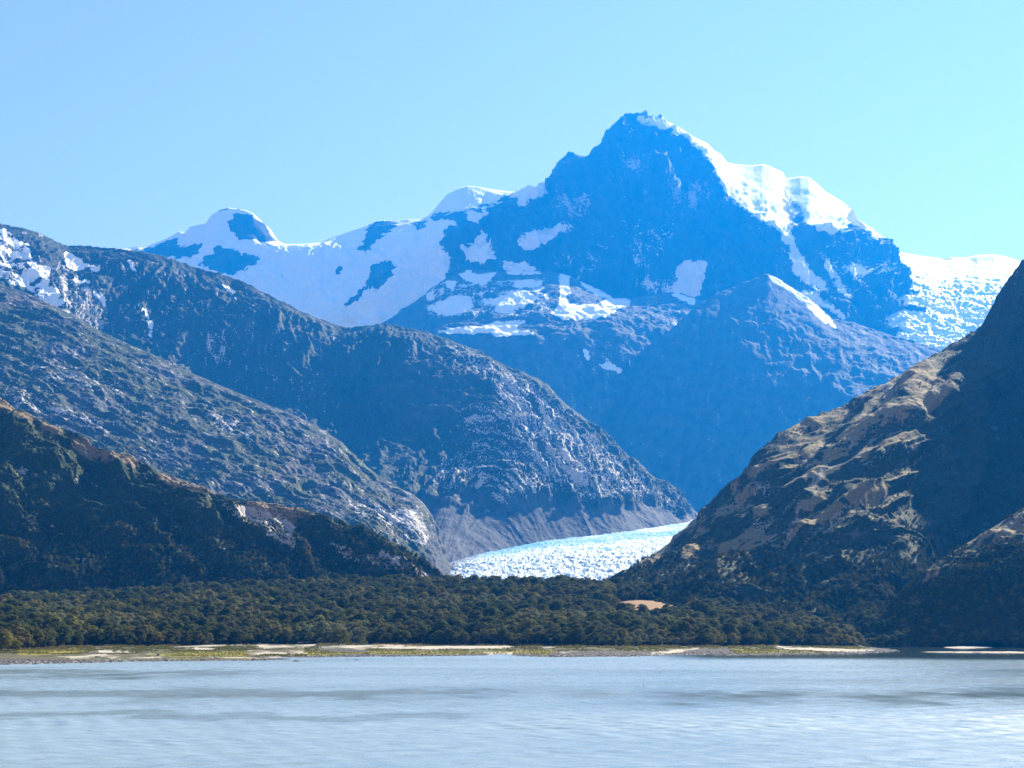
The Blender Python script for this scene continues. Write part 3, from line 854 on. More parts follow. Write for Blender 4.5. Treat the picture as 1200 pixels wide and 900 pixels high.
structure('hillside_spur', grid_mesh('hillside_spur', L.P, m_right, masks4(L, 0, .16 + .3 * dry, .75, dry), L.flow))
HILL_S = L
L.bare = np.clip(1.1 * dry, 0, 1)

# ================================================================== left hill
LH_crest = [(-320, 330, 2700), (-100, 425, 2650), (0, 470, 2600), (10, 475, 2600), (22, 480, 2600), (40, 490, 2600), (60, 497, 2580), (80, 505, 2580), (100, 515, 2570), (115, 524, 2560), (130, 530, 2550), (150, 533, 2540), (170, 546, 2530), (200, 559, 2520), (220, 568, 2500), (245, 577, 2500), (270, 584, 2480), (300, 590, 2470), (330, 593, 2460), (350, 597, 2450), (380, 606, 2440),
            (400, 612, 2430), (420, 619, 2420), (440, 627, 2400), (455, 635, 2390), (470, 645, 2380), (485, 652, 2370), (500, 662, 2360), (515, 675, 2350), (540, 700, 2340), (580, 730, 2330)]
LH_a = [(-320, 470, 2530), (0, 540, 2480), (100, 575, 2455), (200, 605, 2430), (300, 625, 2390), (400, 645, 2360), (450, 660, 2330), (500, 678, 2320), (540, 705, 2310), (580, 735, 2280)]
LH_b = [(-320, 590, 2370), (0, 625, 2340), (100, 645, 2330), (200, 658, 2320), (300, 668, 2300), (400, 676, 2290), (500, 690, 2290), (580, 740, 2220)]
LH_c = [(-320, 710, 2240), (0, 708, 2225), (300, 706, 2220), (500, 706, 2230), (580, 745, 2240)]
L = Loft([LH_c, LH_b, LH_a, LH_crest], -320, 575, dpx=0.75, drow=0.75, back=700, back_z=.5, sm=20, sm_crest=3)
P0 = L.P0
px0, py0 = proj(P0)
wq = .5 * fbm(P0 / 260, 3, off=43)[..., None]
g1 = ridged(np.stack([(L.U + .9 * L.S) / 260, L.S / 330, 0 * L.U], -1) + wq, 4, .5, off=2.2) - .42
L.push(L.damp(.2, 30) * (48 * g1 + 14 * fbm(P0 / 80, 6, .56, off=2.9)))
slab = sample(raster([[(250, 585), (330, 590), (380, 615), (400, 630), (360, 650), (300, 625)], [(440, 630), (515, 672), (500, 685), (440, 670), (400, 640)]], 6), px0, py0)
L.push(slab * L.damp(.3, 20) * 9 * (ridged(np.stack([L.U / 120, L.S / 22, 0 * L.U], -1) + wq, 3, .5, off=7) - .4))
L.push((1 - sstep(L.rows_from_crest, 0, 14)) * 4.5 * fbm(P0 / 22, 4, .6, off=19.4), up=1.0)
L.finish()
wx, wy = warp(L, 2.5, 40, 45)
dist_c = py0 - np.interp(px0, [c[0] for c in LH_crest], [c[1] for c in LH_crest])
dry = np.clip((1 - sstep(dist_c, 4, 34)) * (.62 + .6 * fbm(P0 / 70, 4, off=6)), 0, 1) * (1 - sstep(px0, 330, 420) * .6)
pp = [(.62, [(255, 588), (300, 592), (345, 612), (350, 650), (330, 640), (300, 620), (265, 600)]), (.55, [(50, 600), (75, 620), (80, 635), (60, 625)]), (.60, [(75, 645), (110, 655), (115, 672), (90, 668)]),
      (.62, [(430, 628), (515, 675), (495, 680), (450, 655)]), (.62, [(298, 667), (345, 668), (345, 673), (300, 672)]), (.5, [(10, 535), (35, 545), (35, 560), (12, 555)]), (.48, [(80, 555), (95, 560), (90, 575)]),
      (.55, [(380, 630), (450, 650), (470, 670), (400, 660)]), (.58, [(112, 530), (118, 534), (116, 540)])]
pale = np.maximum(.24, sample(raster(pp, 3), wx, wy)) + .08 * fbm(P0 / 50, 3, off=60)
veg = np.clip(.85 + .2 * fbm(P0 / 120, 4, off=3), 0, 1)
m_lh = mountain_material('left_hill_ground', (0.085, 0.08, 0.075), (0.14, 0.13, 0.12), veg=(.016, .030, .016), veg_b=(.038, .055, .025), brown=(.15, .11, .065), pale=(.44, .40, .38), s=.42, bump=2.2, streak=(.5, 1.0, 1))
structure('wooded_hill', grid_mesh('wooded_hill', L.P, m_lh, masks4(L, 0, pale, veg, dry), L.flow))
HILL_L = L
L.bare = np.clip(1.6 * (pale - .3) + .8 * dry, 0, 1)

# ================================================================== valley ground and beach
coast_px = [(-420, 800), (-200, 790), (0, 779), (40, 778), (100, 777), (150, 775.6), (200, 774.8), (290, 774.2), (335, 773.2), (345, 771.6), (300, 771.2), (330, 770.6), (385, 770.2), (420, 769.6), (460, 769.4), (520, 768.8), (560, 768.6),
            (575, 767.2), (597, 767), (605, 769), (640, 770), (700, 770), (740, 769.5), (770, 768.2), (820, 767.2), (860, 768), (900, 767.2), (940, 766.8), (1000, 766.4), (1030, 765), (1054, 762.6), (1040, 760.3),
            (1015, 757.8), (1008, 755.5), (1030, 754.8), (1060, 755.6), (1100, 756.6), (1200, 757.4), (1350, 758.5), (1620, 760)]
cw = on_water([c[0] for c in coast_px], [c[1] for c in coast_px])[:, :2]
coast = np.concatenate([cw, [[9000, cw[-1, 1]], [9000, 16000], [-9000, 16000], [-9000, cw[0, 1]]]], 0)


def signed_dist(X, Y, poly):
    p = np.stack([X, Y], -1).reshape(-1, 2)
    d2 = np.full(len(p), 1e18); ins = np.zeros(len(p), bool)
    n = len(poly)
    for k in range(n):
        a, b = poly[k], poly[(k + 1) % n]
        ab = b - a
        t = np.clip(((p - a) @ ab) / max(ab @ ab, 1e-9), 0, 1)
        q = p - (a + t[:, None] * ab)
        d2 = np.minimum(d2, (q * q).sum(1))
        if a[1] != b[1]:
            ins ^= ((a[1] > p[:, 1]) != (b[1] > p[:, 1])) & (p[:, 0] < (b[0] - a[0]) * (p[:, 1] - a[1]) / (b[1] - a[1]) + a[0])
    return (np.sqrt(d2) * np.where(ins, 1, -1)).reshape(X.shape)


front_pts = np.array([(-420, 1000), (-200, 1080), (0, 1150), (60, 1235), (100, 1290), (200, 1340), (260, 1400), (300, 1450), (380, 1465), (600, 1440), (640, 1400), (700, 1385), (760, 1390), (830, 1410), (860, 1470), (1000, 1560), (1015, 1640), (1045, 1690), (1620, 1700)], float)
top_pts = np.array([(-420, 60), (0, 52), (150, 58), (300, 72), (450, 77), (650, 77), (700, 70), (740, 70), (800, 64), (900, 52), (1000, 34), (1100, 20), (1620, 20)], float)


def ground_z(X, Y):
    px = 600 + F * X / (Y * cp)
    sd = signed_dist(X, Y, coast)
    # uneven waterline
    q = np.stack([X, Y, 0 * X], -1)
    sd = sd + 7 * fbm(q / 45, 4, off=77)
    z = np.where(sd > 0, 1.5 * (1 - np.exp(-np.maximum(sd, 0) / 45)) + .0100 * np.clip(sd, 0, 420), np.maximum(sd * .03, -5) - .04)
    fy = np.interp(px, front_pts[:, 0], front_pts[:, 1])
    zm = np.interp(px, top_pts[:, 0], top_pts[:, 1])
    t = np.clip((Y - fy) / (2120 - fy), 0, 1)
    z = z + (zm - 4) * (t ** 1.15) * (sd > 0) + (3.2 * fbm(q / 160, 3, off=8)) * sstep(t, .05, .3)
    z = z - (zm - 25) * sstep(Y, 2160, 2450)
    beach = sstep(sd, 8, 80) * (1 - sstep(t, 0, .05))
    z = z + beach * (1.0 * fbm(q * np.array([1 / 85., 1 / 42., 1]), 4, off=5))
    return z, sd, t


pxs = np.concatenate([np.linspace(-420, -40, 130)[:-1], np.linspace(-40, 1240, 1000), np.linspace(1240, 1620, 130)[1:]])
Ys = np.concatenate([np.linspace(-200, 800, 12)[:-1], np.linspace(800, 1560, 260)[:-1], np.linspace(1560, 2500, 130)[:-1], np.linspace(2500, 20000, 16)])
GX = np.tan(np.arctan((pxs - 600) / F))[None, :] * np.maximum(np.abs(Ys)[:, None] * cp, 700.0)
GX = np.where(Ys[:, None] < 700, (pxs - 600)[None, :] / F * 700, GX)
GY = np.broadcast_to(Ys[:, None], GX.shape)
GZ, GSD, GT = ground_z(GX, GY)
GP = np.stack([GX, GY, GZ], -1)
gsx, gsy = proj(GP)
q = GP * np.array([1 / 55., 1 / 30., 0])
wgx = gsx + 9 * fbm(q, 4, off=2); wgy = gsy + 1.15 * fbm(q, 5, .6, off=9)
sand_p = [
    (.6, [(60, 769), (110, 766.5), (200, 766), (200, 770), (150, 773), (60, 772)]), [(115, 762), (137, 762), (137, 765), (115, 765)], [(141, 762.5), (147, 762.5), (147, 765), (141, 765)], [(150, 762.5), (156, 762.5), (156, 765), (150, 765)],
    [(200, 757.6), (260, 755), (300, 752.6), (340, 752.2), (382, 751.6), (382, 753.4), (340, 754.2), (300, 755), (260, 757), (205, 759.4)],
    [(226, 759), (246, 759), (246, 762), (226, 762)], [(240, 769.4), (330, 769.2), (330, 771), (240, 771)],
    (.75, [(300, 755.6), (372, 755), (366, 758.5), (345, 760), (300, 760)]), (.55, [(290, 761.5), (360, 761), (355, 767), (290, 768)]),
    [(365, 757), (400, 756), (440, 756), (520, 756.6), (604, 756.8), (596, 760), (560, 761.2), (500, 760.8), (430, 760), (370, 758.6)],
    [(565, 764.5), (600, 764.5), (602, 768), (565, 768)], [(633, 758), (648, 758), (646, 760.6), (634, 760.6)], [(653, 763.5), (675, 763), (675, 765), (655, 765.6)],
    [(752, 767), (768, 763.4), (800, 760.2), (820, 759), (818, 761), (800, 763.5), (790, 766.5), (770, 768)],
    [(902, 756.6), (930, 757.8), (960, 759), (1024, 761.6), (1020, 764), (985, 764), (950, 762.6), (920, 761)],
    [(980, 748.5), (1006, 749), (1010, 753), (994, 754)], [(840, 754), (870, 752), (880, 755), (850, 756.5)],
]
dark_p = [[(-420, 776), (-100, 776), (0, 771.4), (60, 772), (110, 773), (150, 774), (200, 773.5), (200, 776), (110, 778), (0, 781), (-420, 815)], [(375, 760.5), (430, 759.8), (432, 763), (385, 763.6)], [(650, 764), (700, 762.5), (765, 763), (760, 771), (650, 771)],
          [(812, 760), (856, 760), (862, 770), (770, 770), (790, 767)], [(1010, 761.5), (1024, 759), (1060, 760), (1060, 766), (1000, 767.5), (900, 768.5), (900, 765.5), (1000, 765)], [(300, 754), (345, 754), (345, 755.2), (300, 755.6)], [(120, 764.4), (70, 766.8), (120, 766), (165, 764.6)],
          [(400, 766.4), (560, 767), (700, 768.6), (700, 771), (400, 771)]]
moss_p = [(.8, [(20, 762), (92, 760), (110, 763), (70, 767), (20, 768)]), (1.0, [(165, 766), (240, 763), (290, 763), (290, 769), (240, 770), (200, 770)]), (.9, [(200, 771), (340, 771), (335, 774.5), (200, 775)]),
          (.7, [(350, 762.5), (400, 763), (440, 762), (440, 769), (360, 769.5)]), (1.0, [(430, 762), (500, 763), (560, 762.4), (650, 762), (655, 768), (610, 768.6), (560, 766.5), (470, 768.6), (430, 768)]),
          (.6, [(725, 763), (752, 762), (752, 766), (725, 766)]), (.8, [(900, 761), (950, 763.4), (985, 765), (940, 767), (900, 767)]), (.7, [(860, 760), (905, 761), (905, 767), (860, 767)]), (.7, [(985, 757), (1024, 758), (1024, 761.4), (985, 760)])]
gsand = sample(raster(sand_p, .7), wgx, wgy) * np.clip(.86 + .55 * fbm(GP * np.array([1 / 28., 1 / 90., 0]), 4, .6, off=19), .2, 1.1)
gdark = sample(raster(dark_p, .6), wgx, wgy)
gdark = np.maximum(gdark, (1 - sstep(GSD, 6, 30)) * 1.0)
gmoss = sample(raster(moss_p, .6), wgx, wgy)
gheath = sample(raster([(.9, [(440, 751.5), (545, 751), (560, 756), (430, 756)]), (.9, [(250, 752), (300, 751), (380, 751), (380, 752.6), (300, 753)]), (1.3, [(705, 704), (745, 700), (805, 701), (828, 712), (800, 728), (745, 730), (715, 720)]), (.7, [(860, 752), (930, 750), (930, 756), (870, 757)])], .8), wgx, wgy)


def ground_material():
    m, nt, out = new_mat('valley_ground')
    b = NB(nt)
    geo = b.n('ShaderNodeNewGeometry').outputs['Position']
    mk = b.n('ShaderNodeAttribute', attribute_name='mask')
    sep = b.n('ShaderNodeSeparateColor'); b.l(mk.outputs['Color'], sep.inputs[0])
    n1 = b.noise(geo, .06, 5, .6)
    n2 = b.noise(geo, .6, 4, .65)
    n3 = b.noise(geo, .012, 4, .6)
    c = b.mix(b.ramp(n1, .35, .65), (.06, .062, .034), (.13, .115, .065))
    c = b.mix(b.ramp(n3, .45, .6), c, (.09, .09, .05))

    def lay(c, f, col, lo=.35, hi=.6, nn=n1, k=.7):
        return b.mix(b.ramp(b.math('ADD', f, b.math('MULTIPLY_ADD', nn, k, -k / 2)), lo, hi), c, col)
    n4 = b.noise(geo, .045, 6, .68, stretch=(1, .42, 1))
    c = lay(c, mk.outputs['Alpha'], b.mix(b.ramp(n2, .3, .7), (.22, .13, .07), (.32, .22, .13)))
    c = lay(c, sep.outputs[2], b.mix(b.ramp(n4, .35, .65), (.12, .12, .022), (.25, .215, .05)), nn=n4, k=1.5)
    c = lay(c, sep.outputs[1], b.mix(b.ramp(n2, .4, .6), (.028, .028, .03), (.13, .12, .11)), nn=n4, k=1.2)
    c = lay(c, sep.outputs[0], b.mix(b.ramp(n2, .3, .7), (.33, .29, .23), (.46, .42, .35)), lo=.42, hi=.72, nn=n4, k=1.5)
    bs = b.n('ShaderNodeBsdfPrincipled')
    b.l(c, bs.inputs['Base Color'])
    bs.inputs['Roughness'].default_value = .95
    bs.inputs['Specular IOR Level'].default_value = .1
    bp = b.n('ShaderNodeBump'); bp.inputs['Distance'].default_value = .5
    b.l(b.math('ADD', n2, n1), bp.inputs['Height']); b.l(bp.outputs[0], bs.inputs['Normal'])
    b.l(bs.outputs[0], out.inputs['Surface'])
    return m


M_GROUND = ground_material()
structure('ground', grid_mesh('ground', GP, M_GROUND, np.stack([gsand, gdark, gmoss, gheath], -1)))


# two low bars of sand in the cove
def sandbar(name, pts, h):
    w = on_water([p[0] for p in pts], [p[1] for p in pts])[:, :2]
    x0, y0 = w.min(0) - 4; x1, y1 = w.max(0) + 4
    xs, ys = np.linspace(x0, x1, 140), np.linspace(y0, y1, 60)
    X, Y = np.meshgrid(xs, ys)
    qq = np.stack([X, Y, 0 * X], -1)
    sd = signed_dist(X, Y, w) + 3 * fbm(qq / 14, 4, off=3)
    Z = np.clip(sd * .06, -.5, h) + .25 * np.clip(fbm(qq / 9, 3), -.2, 1) * (sd > 0)
    P = np.stack([X, Y, Z], -1)
    s1 = np.clip(.75 + .3 * fbm(qq / 15, 3), 0, 1)
    d1 = 1 - sstep(sd, 0, 4)
    structure(name, grid_mesh(name, P, M_GROUND, np.stack([s1, d1, 0 * s1, .3 + 0 * s1], -1)))


sandbar('sandbar', [(1106, 758.6), (1120, 757.2), (1135, 757), (1160, 757.6), (1163, 758.8), (1140, 759.8), (1115, 759.8)], .9)
sandbar('sand_spit', [(1078, 764.0), (1120, 763.9), (1200, 764.0), (1330, 764.4), (1330, 765.6), (1200, 765.3), (1120, 764.8)], .5)


# ------------------------------------------------------------------ water
def water_material():
    m, nt, out = new_mat('channel_water')
    b = NB(nt)
    geo = b.n('ShaderNodeNewGeometry').outputs['Position']
    mk = b.n('ShaderNodeAttribute', attribute_name='mask')
    sep = b.n('ShaderNodeSeparateColor'); b.l(mk.outputs['Color'], sep.inputs[0])
    w1 = b.noise(geo, .55, 4, .6, stretch=(.6, 1, 1))
    bp = b.n('ShaderNodeBump'); bp.inputs['Distance'].default_value = .30
    b.l(sep.outputs[0], bp.inputs['Strength'])
    b.l(w1, bp.inputs['Height'])
    bs = b.n('ShaderNodeBsdfPrincipled')
    rip = b.noise(geo, .20, 4, .6, stretch=(.8, 1, 1))
    am = b.math('MULTIPLY', sep.outputs[0], b.math('MULTIPLY', b.math('MULTIPLY_ADD', rip, 1.6, .2), b.math('MULTIPLY_ADD', sep.outputs[1], -.72, 1.0)))
    b.l(b.math('MULTIPLY_ADD', am, .42, .05), bs.inputs['Roughness'])
    b.l(b.mix(sep.outputs[1], (.225, .30, .34), (.05, .08, .08)), bs.inputs['Base Color'])  # darker base towards the right paints in the dark hill's reflection
    bs.inputs['IOR'].default_value = 1.38
    bs.inputs['Specular IOR Level'].default_value = .8
    b.l(bp.outputs[0], bs.inputs['Normal'])
    b.l(bs.outputs[0], out.inputs['Surface'])
    return m


# the channel: real wavelets where the picture looks, flat far out to the sides
wpx = np.concatenate([np.linspace(-760, -60, 60)[:-1], np.linspace(-60, 1260, 900), np.linspace(1260, 1960, 60)[1:]])
wD = np.concatenate([[-250, -100, 40, 120], np.geomspace(150, 1900, 1500), [2100, 2600, 3200]])
WX = (wpx - 600)[None, :] / F * np.maximum(np.abs(wD)[:, None], 140) * cp
WX[:, 0] = -9000; WX[:, -1] = 9000
WY = np.broadcast_to(wD[:, None], WX.shape)


def wave_height(X, Y):
    rw = np.random.RandomState(3)
    pat = fbm(np.stack([X / 380, Y / 120, 0 * X + 3.3], -1), 4, .55)
    yy = Y + 70 * fbm(np.stack([X / 210, Y / 240, 0 * X + 8], -1), 5, .6) + 26 * fbm(np.stack([X / 34, Y / 60, 0 * X + 18], -1), 3, .6)
    px_w = 600 + F * X / (np.maximum(Y, 1) * cp)
    lane = np.maximum(np.exp(-((yy - 480) / 55) ** 2) * (1 - .55 * sstep(px_w, 520, 640)), .9 * np.exp(-((yy - 350) / 24) ** 2) * (1 - sstep(px_w, 480, 640)))
    lane = np.maximum(lane, .85 * np.exp(-((yy - 450) / 50) ** 2) * sstep(px_w, 560, 720))
    lane = np.maximum(lane, .75 * np.exp(-((yy - 700) / 40) ** 2) * (1 - sstep(px_w, 200, 420)))
    amp = .62 + .25 * pat - .46 * np.clip(lane * (1.05 + .9 * pat + .6 * fbm(np.stack([X / 22, Y / 45, 0 * X + 28], -1), 3, .6)), 0, 1)
    cove = sstep(600 + F * X / (np.maximum(Y, 1) * cp), 740, 860) * sstep(Y, 930, 1120)
    amp = amp * (1 - .85 * cove)
    h = 0
    for lam, a in ((11.0, .085), (8.3, .075), (6.1, .065), (4.7, .055), (3.6, .045), (2.9, .036), (2.3, .028), (14.0, .08), (5.3, .055), (7.2, .07)):
        th = R(250) + rw.normal() * .55
        k = 2 * math.pi / lam
        ph = rw.rand() * 6.28
        cohe = perlin(np.stack([X / (lam * 7), Y / (lam * 5), 0 * X + lam], -1))
        vis = np.clip(1.6 - Y / (lam * 260), 0, 1)
        h = h + a * vis * (1 + 1.2 * cohe) * np.sin(k * (X * math.cos(th) + Y * math.sin(th)) + ph + 2.5 * cohe)
    cove = np.clip(cove + .55 * sstep(px_w, 940, 1200) * sstep(Y, 300, 620) * (1 + pat), 0, 1)  # painted hill reflection, carried past the cove over the right-hand water
    return h * amp, amp, cove


WH, WA, W_REFL = wave_height(WX, WY)
far_ = (WY < 149) | (WY > 1901) | (np.abs(WX) > 4000)
WZ = np.where(far_, 0, WH)
wmask = np.stack([WA, W_REFL, 0 * WA, 0 * WA], -1)
structure('water', grid_mesh('water', np.stack([WX, WY, WZ], -1), water_material(), wmask))


# ================================================================== trees
def leaf_material(name, a, bcol, dry):
    m, nt, out = new_mat(name)
    b = NB(nt)
    inf = b.n('ShaderNodeObjectInfo').outputs['Random']
    geo = b.n('ShaderNodeNewGeometry').outputs['Position']
    n = b.noise(geo, .25, 3, .6)
    n2 = b.noise(geo, .013, 3, .6)
    c = b.mix(inf, a, bcol)
    c = b.mix(b.math('MULTIPLY', b.ramp(n, .45, .7), .6), c, tuple(1.6 * x for x in bcol))
    c = b.mix(b.math('MULTIPLY', b.ramp(n2, .45, .62), .75), c, dry)
    d = b.n('ShaderNodeBsdfPrincipled')
    b.l(c, d.inputs['Base Color'])
    d.inputs['Roughness'].default_value = .9
    d.inputs['Specular IOR Level'].default_value = .05
    t = b.n('ShaderNodeBsdfTranslucent'); b.l(b.mix(.5, c, (.13, .15, .02)), t.inputs['Color'])
    ms = b.n('ShaderNodeMixShader'); ms.inputs[0].default_value = .4
    b.l(d.outputs[0], ms.inputs[1]); b.l(t.outputs[0], ms.inputs[2])
    b.l(ms.outputs[0], out.inputs['Surface'])
    return m


def bark_material():
    m, nt, out = new_mat('bark')
    b = NB(nt)
    geo = b.n('ShaderNodeNewGeometry').outputs['Position']
    c = b.mix(b.ramp(b.noise(geo, 1.5, 4, .6, stretch=(3, 3, .5)), .35, .65), (.10, .085, .07), (.24, .215, .19))
    d = b.n('ShaderNodeBsdfPrincipled'); b.l(c, d.inputs['Base Color']); d.inputs['Roughness'].default_value = .9
    b.l(d.outputs[0], out.inputs['Surface'])
    return m


M_DARK = leaf_material('dark_foliage', (0.0358, 0.0494, 0.0132), (0.0689, 0.0806, 0.0215), (0.0937, 0.0832, 0.0287))
M_OLIVE = leaf_material('olive_foliage', (0.1113, 0.1126, 0.0212), (0.1832, 0.1638, 0.0353), (0.2035, 0.1510, 0.0471))
M_PALE = leaf_material('pale_foliage', (0.1219, 0.1380, 0.0582), (0.1768, 0.1782, 0.0794), (0.1707, 0.1495, 0.0741))
M_BARK = bark_material()


def tube(path, rad, k=6):
    path = np.array(path, float); n = len(path)
    V = []
    for i in range(n):
        d = path[min(i + 1, n - 1)] - path[max(i - 1, 0)]
        d /= np.linalg.norm(d)
        s = np.cross(d, [0.3, 1, .2]); s /= np.linalg.norm(s)
        t = np.cross(d, s)
        for j in range(k):
            a = 2 * math.pi * j / k
            V.append(path[i] + rad[i] * (math.cos(a) * s + math.sin(a) * t))
    Q = [[i * k + j, i * k + (j + 1) % k, (i + 1) * k + (j + 1) % k, (i + 1) * k + j] for i in range(n - 1) for j in range(k)]
    return np.array(V), np.array(Q)


def tree_meshes(seed, h, w, lobes, per, leaf, mat, trunk_h=.35, droop=0.0):
    """a crown of leaf clumps carried by a trunk with limbs; the base of the trunk is at the origin"""
    rs = np.random.RandomState(seed)
    V, Q, base = [], [], 0
    TV, TQ, tb = [], [], 0

    def add_t(path, rad):
        nonlocal tb
        v, qd = tube(path, rad)
        TV.append(v); TQ.append(qd + tb); tb += len(v)
    lean = rs.normal(size=2) * .05 * h
    add_t([(0, 0, -.6), (lean[0] * .3, lean[1] * .3, h * .35), (lean[0], lean[1], h * .8)], [.030 * h, .02 * h, .008 * h])
    for k in range(lobes):
        f = (k + .5) / lobes
        ang = k * 2.399 + rs.rand() * .8
        zc = h * (trunk_h + (.94 - trunk_h) * f ** .8)
        rr = w * .5 * (math.sin(math.pi * min(1, .30 + .64 * f)) ** .8) * (.45 + .55 * rs.rand())
        c = np.array([lean[0] * f + rr * math.cos(ang), lean[1] * f + rr * math.sin(ang), zc - droop * rr])
        rad = w * (.17 + .13 * rs.rand()) * (1.1 - .35 * f)
        add_t([(lean[0] * f * .6, lean[1] * f * .6, zc * .62), (c[0] * .5, c[1] * .5, zc * .82), tuple(c)], [.012 * h, .008 * h, .003 * h])
        n = per
        d = rs.normal(size=(n, 3)); d /= np.linalg.norm(d, axis=1)[:, None]
        d[:, 2] = np.where(d[:, 2] < -.35, -d[:, 2] * .6, d[:, 2])
        pos = c + d * (rad * (.45 + .65 * rs.rand(n, 1) ** .6)) * np.array([1.12, 1.12, .78])
        out_ = pos - np.array([0, 0, h * .5]); out_ /= np.linalg.norm(out_, axis=1)[:, None]
        nrm = d * .7 + out_ * .6 + rs.normal(size=(n, 3)) * .30; nrm /= np.linalg.norm(nrm, axis=1)[:, None]
        s = np.cross(nrm, rs.normal(size=(n, 3))); s /= np.linalg.norm(s, axis=1)[:, None]
        t = np.cross(nrm, s)
        sz = leaf * (.55 + .9 * rs.rand(n, 1))
        asp = .6 + .5 * rs.rand(n, 1)
        quad = np.stack([pos - s * sz - t * sz * asp * .3, pos + s * sz * .2 - t * sz * asp, pos + s * sz + t * sz * asp * .3, pos - s * sz * .2 + t * sz * asp], 1)
        V.append(quad.reshape(-1, 3)); Q.append((np.arange(n * 4).reshape(n, 4)) + base); base += n * 4
    cm = quads_mesh('crown', np.concatenate(V), np.concatenate(Q), mat, False)
    tm = quads_mesh('trunk', np.concatenate(TV), np.concatenate(TQ), M_BARK, True)
    return cm, tm, h


KINDS = {
    'dark': [tree_meshes(11, 15, 12, 16, 130, 0.49, M_DARK, .16), tree_meshes(12, 17, 11, 17, 126, 0.49, M_DARK, .2), tree_meshes(13, 13, 12, 15, 130, 0.48, M_DARK, .12)],
    'olive': [tree_meshes(21, 14, 11, 15, 126, 0.48, M_OLIVE, .2), tree_meshes(22, 16, 10, 15, 121, 0.46, M_OLIVE, .22), tree_meshes(23, 11, 10, 13, 121, 0.46, M_OLIVE, .12)],
    'pale': [tree_meshes(31, 13, 10, 14, 109, 0.44, M_PALE, .2), tree_meshes(32, 10, 9, 13, 109, 0.42, M_PALE, .12)],
}
# crown and trunk in one mesh, for the far wood only
proto_col = bpy.data.collections.new('wood_sources')
k = 0
for kind in ('dark', 'olive', 'pale'):
    for cm, tm, h in KINDS[kind]:
        o = bpy.data.objects.new('wood_source_%02d' % k, cm)
        proto_col.objects.link(o)
        k += 1
NKIND = {'dark': (0, 3), 'olive': (3, 6), 'pale': (6, 8)}


def scatter(name, pts, idx, rot, scl, src):
    me = bpy.data.meshes.new(name)
    me.vertices.add(len(pts)); me.vertices.foreach_set('co', np.asarray(pts, np.float32).ravel())
    a = me.attributes.new('pick', 'INT', 'POINT'); a.data.foreach_set('value', np.asarray(idx, np.int32))
    a = me.attributes.new('turn', 'FLOAT_VECTOR', 'POINT'); a.data.foreach_set('vector', np.stack([0 * rot, 0 * rot, rot], -1).astype(np.float32).ravel())
    a = me.attributes.new('size', 'FLOAT_VECTOR', 'POINT'); a.data.foreach_set('vector', np.asarray(scl, np.float32).ravel())
    o = link(name, me)
    ng = bpy.data.node_groups.new(name + '_scatter', 'GeometryNodeTree')
    ng.interface.new_socket('Geometry', in_out='INPUT', socket_type='NodeSocketGeometry')
    ng.interface.new_socket('Geometry', in_out='OUTPUT', socket_type='NodeSocketGeometry')
    gi = ng.nodes.new('NodeGroupInput'); go = ng.nodes.new('NodeGroupOutput')
    ci = ng.nodes.new('GeometryNodeCollectionInfo')
    ci.inputs['Collection'].default_value = src
    ci.inputs['Separate Children'].default_value = True
    ci.inputs['Reset Children'].default_value = True
    ip = ng.nodes.new('GeometryNodeInstanceOnPoints')
    ip.inputs['Pick Instance'].default_value = True

    def attr(nm, t):
        x = ng.nodes.new('GeometryNodeInputNamedAttribute'); x.data_type = t; x.inputs['Name'].default_value = nm
        return [s for s in x.outputs if s.enabled and s.name == 'Attribute'][0]
    ng.links.new(gi.outputs[0], ip.inputs['Points'])
    ng.links.new(ci.outputs[0], ip.inputs['Instance'])
    ng.links.new(attr('pick', 'INT'), ip.inputs['Instance Index'])
    ng.links.new(attr('turn', 'FLOAT_VECTOR'), ip.inputs['Rotation'])
    ng.links.new(attr('size', 'FLOAT_VECTOR'), ip.inputs['Scale'])
    ng.links.new(ip.outputs[0], go.inputs[0])
    md = o.modifiers.new('scatter', 'NODES'); md.node_group = ng
    o['kind'] = 'stuff'
    return o


rs = np.random.RandomState(5)
# candidate spots on the valley floor
step = 7.9
cx, cy = np.meshgrid(np.arange(-1250, 1400, step), np.arange(1100, 2330, step))
cx = (cx + rs.uniform(-.48, .48, cx.shape) * step).ravel(); cy = (cy + rs.uniform(-.48, .48, cy.shape) * step).ravel()
cz, csd, ct = ground_z(cx, cy)
cpx, cpy = proj(np.stack([cx, cy, cz], -1))
cf = np.interp(600 + F * cx / (cy * cp), front_pts[:, 0], front_pts[:, 1]) + 14 * fbm(np.stack([cx / 60, cy / 60, 0 * cx], -1), 3, off=6)
keep = (cy > cf) & (csd > 12) & (cpx > -180) & (cpx < 1380)
clear = sample(raster([[(712, 708), (745, 703), (800, 704), (822, 712), (800, 725), (750, 728), (722, 720)]], 1), cpx, cpy)
keep &= clear < .4
cx, cy, cz, cpx, cf = cx[keep], cy[keep], cz[keep], cpx[keep], cf[keep]
kn = 1.25 * fbm(np.stack([cx / 120, cy / 110, 0 * cx], -1), 4, off=31) + rs.normal(size=len(cx)) * .16
kind_i = np.where(kn < -.02, 0, np.where(kn < .36, 1, 2))
far_d = cy - cf
scl = .98 * np.clip(np.exp(rs.normal(size=len(cx)) * .22), .55, 1.5) * (1.0 + .10 * fbm(np.stack([cx / 90, cy / 90, 0 * cx], -1), 2))
scl *= np.where(far_d < 22, .80, 1.0)
order = np.argsort(far_d / (40 + 0 * far_d))
inview = (cpx > -8) & (cpx < 1208)
front = [i for i in order if inview[i] and cpx[i] < 1075][:288]
fset = set(front)
rest = np.array([i for i in range(len(cx)) if i not in fset])
pick = np.array([rs.randint(*NKIND[('dark', 'olive', 'pale')[kind_i[i]]]) for i in rest])
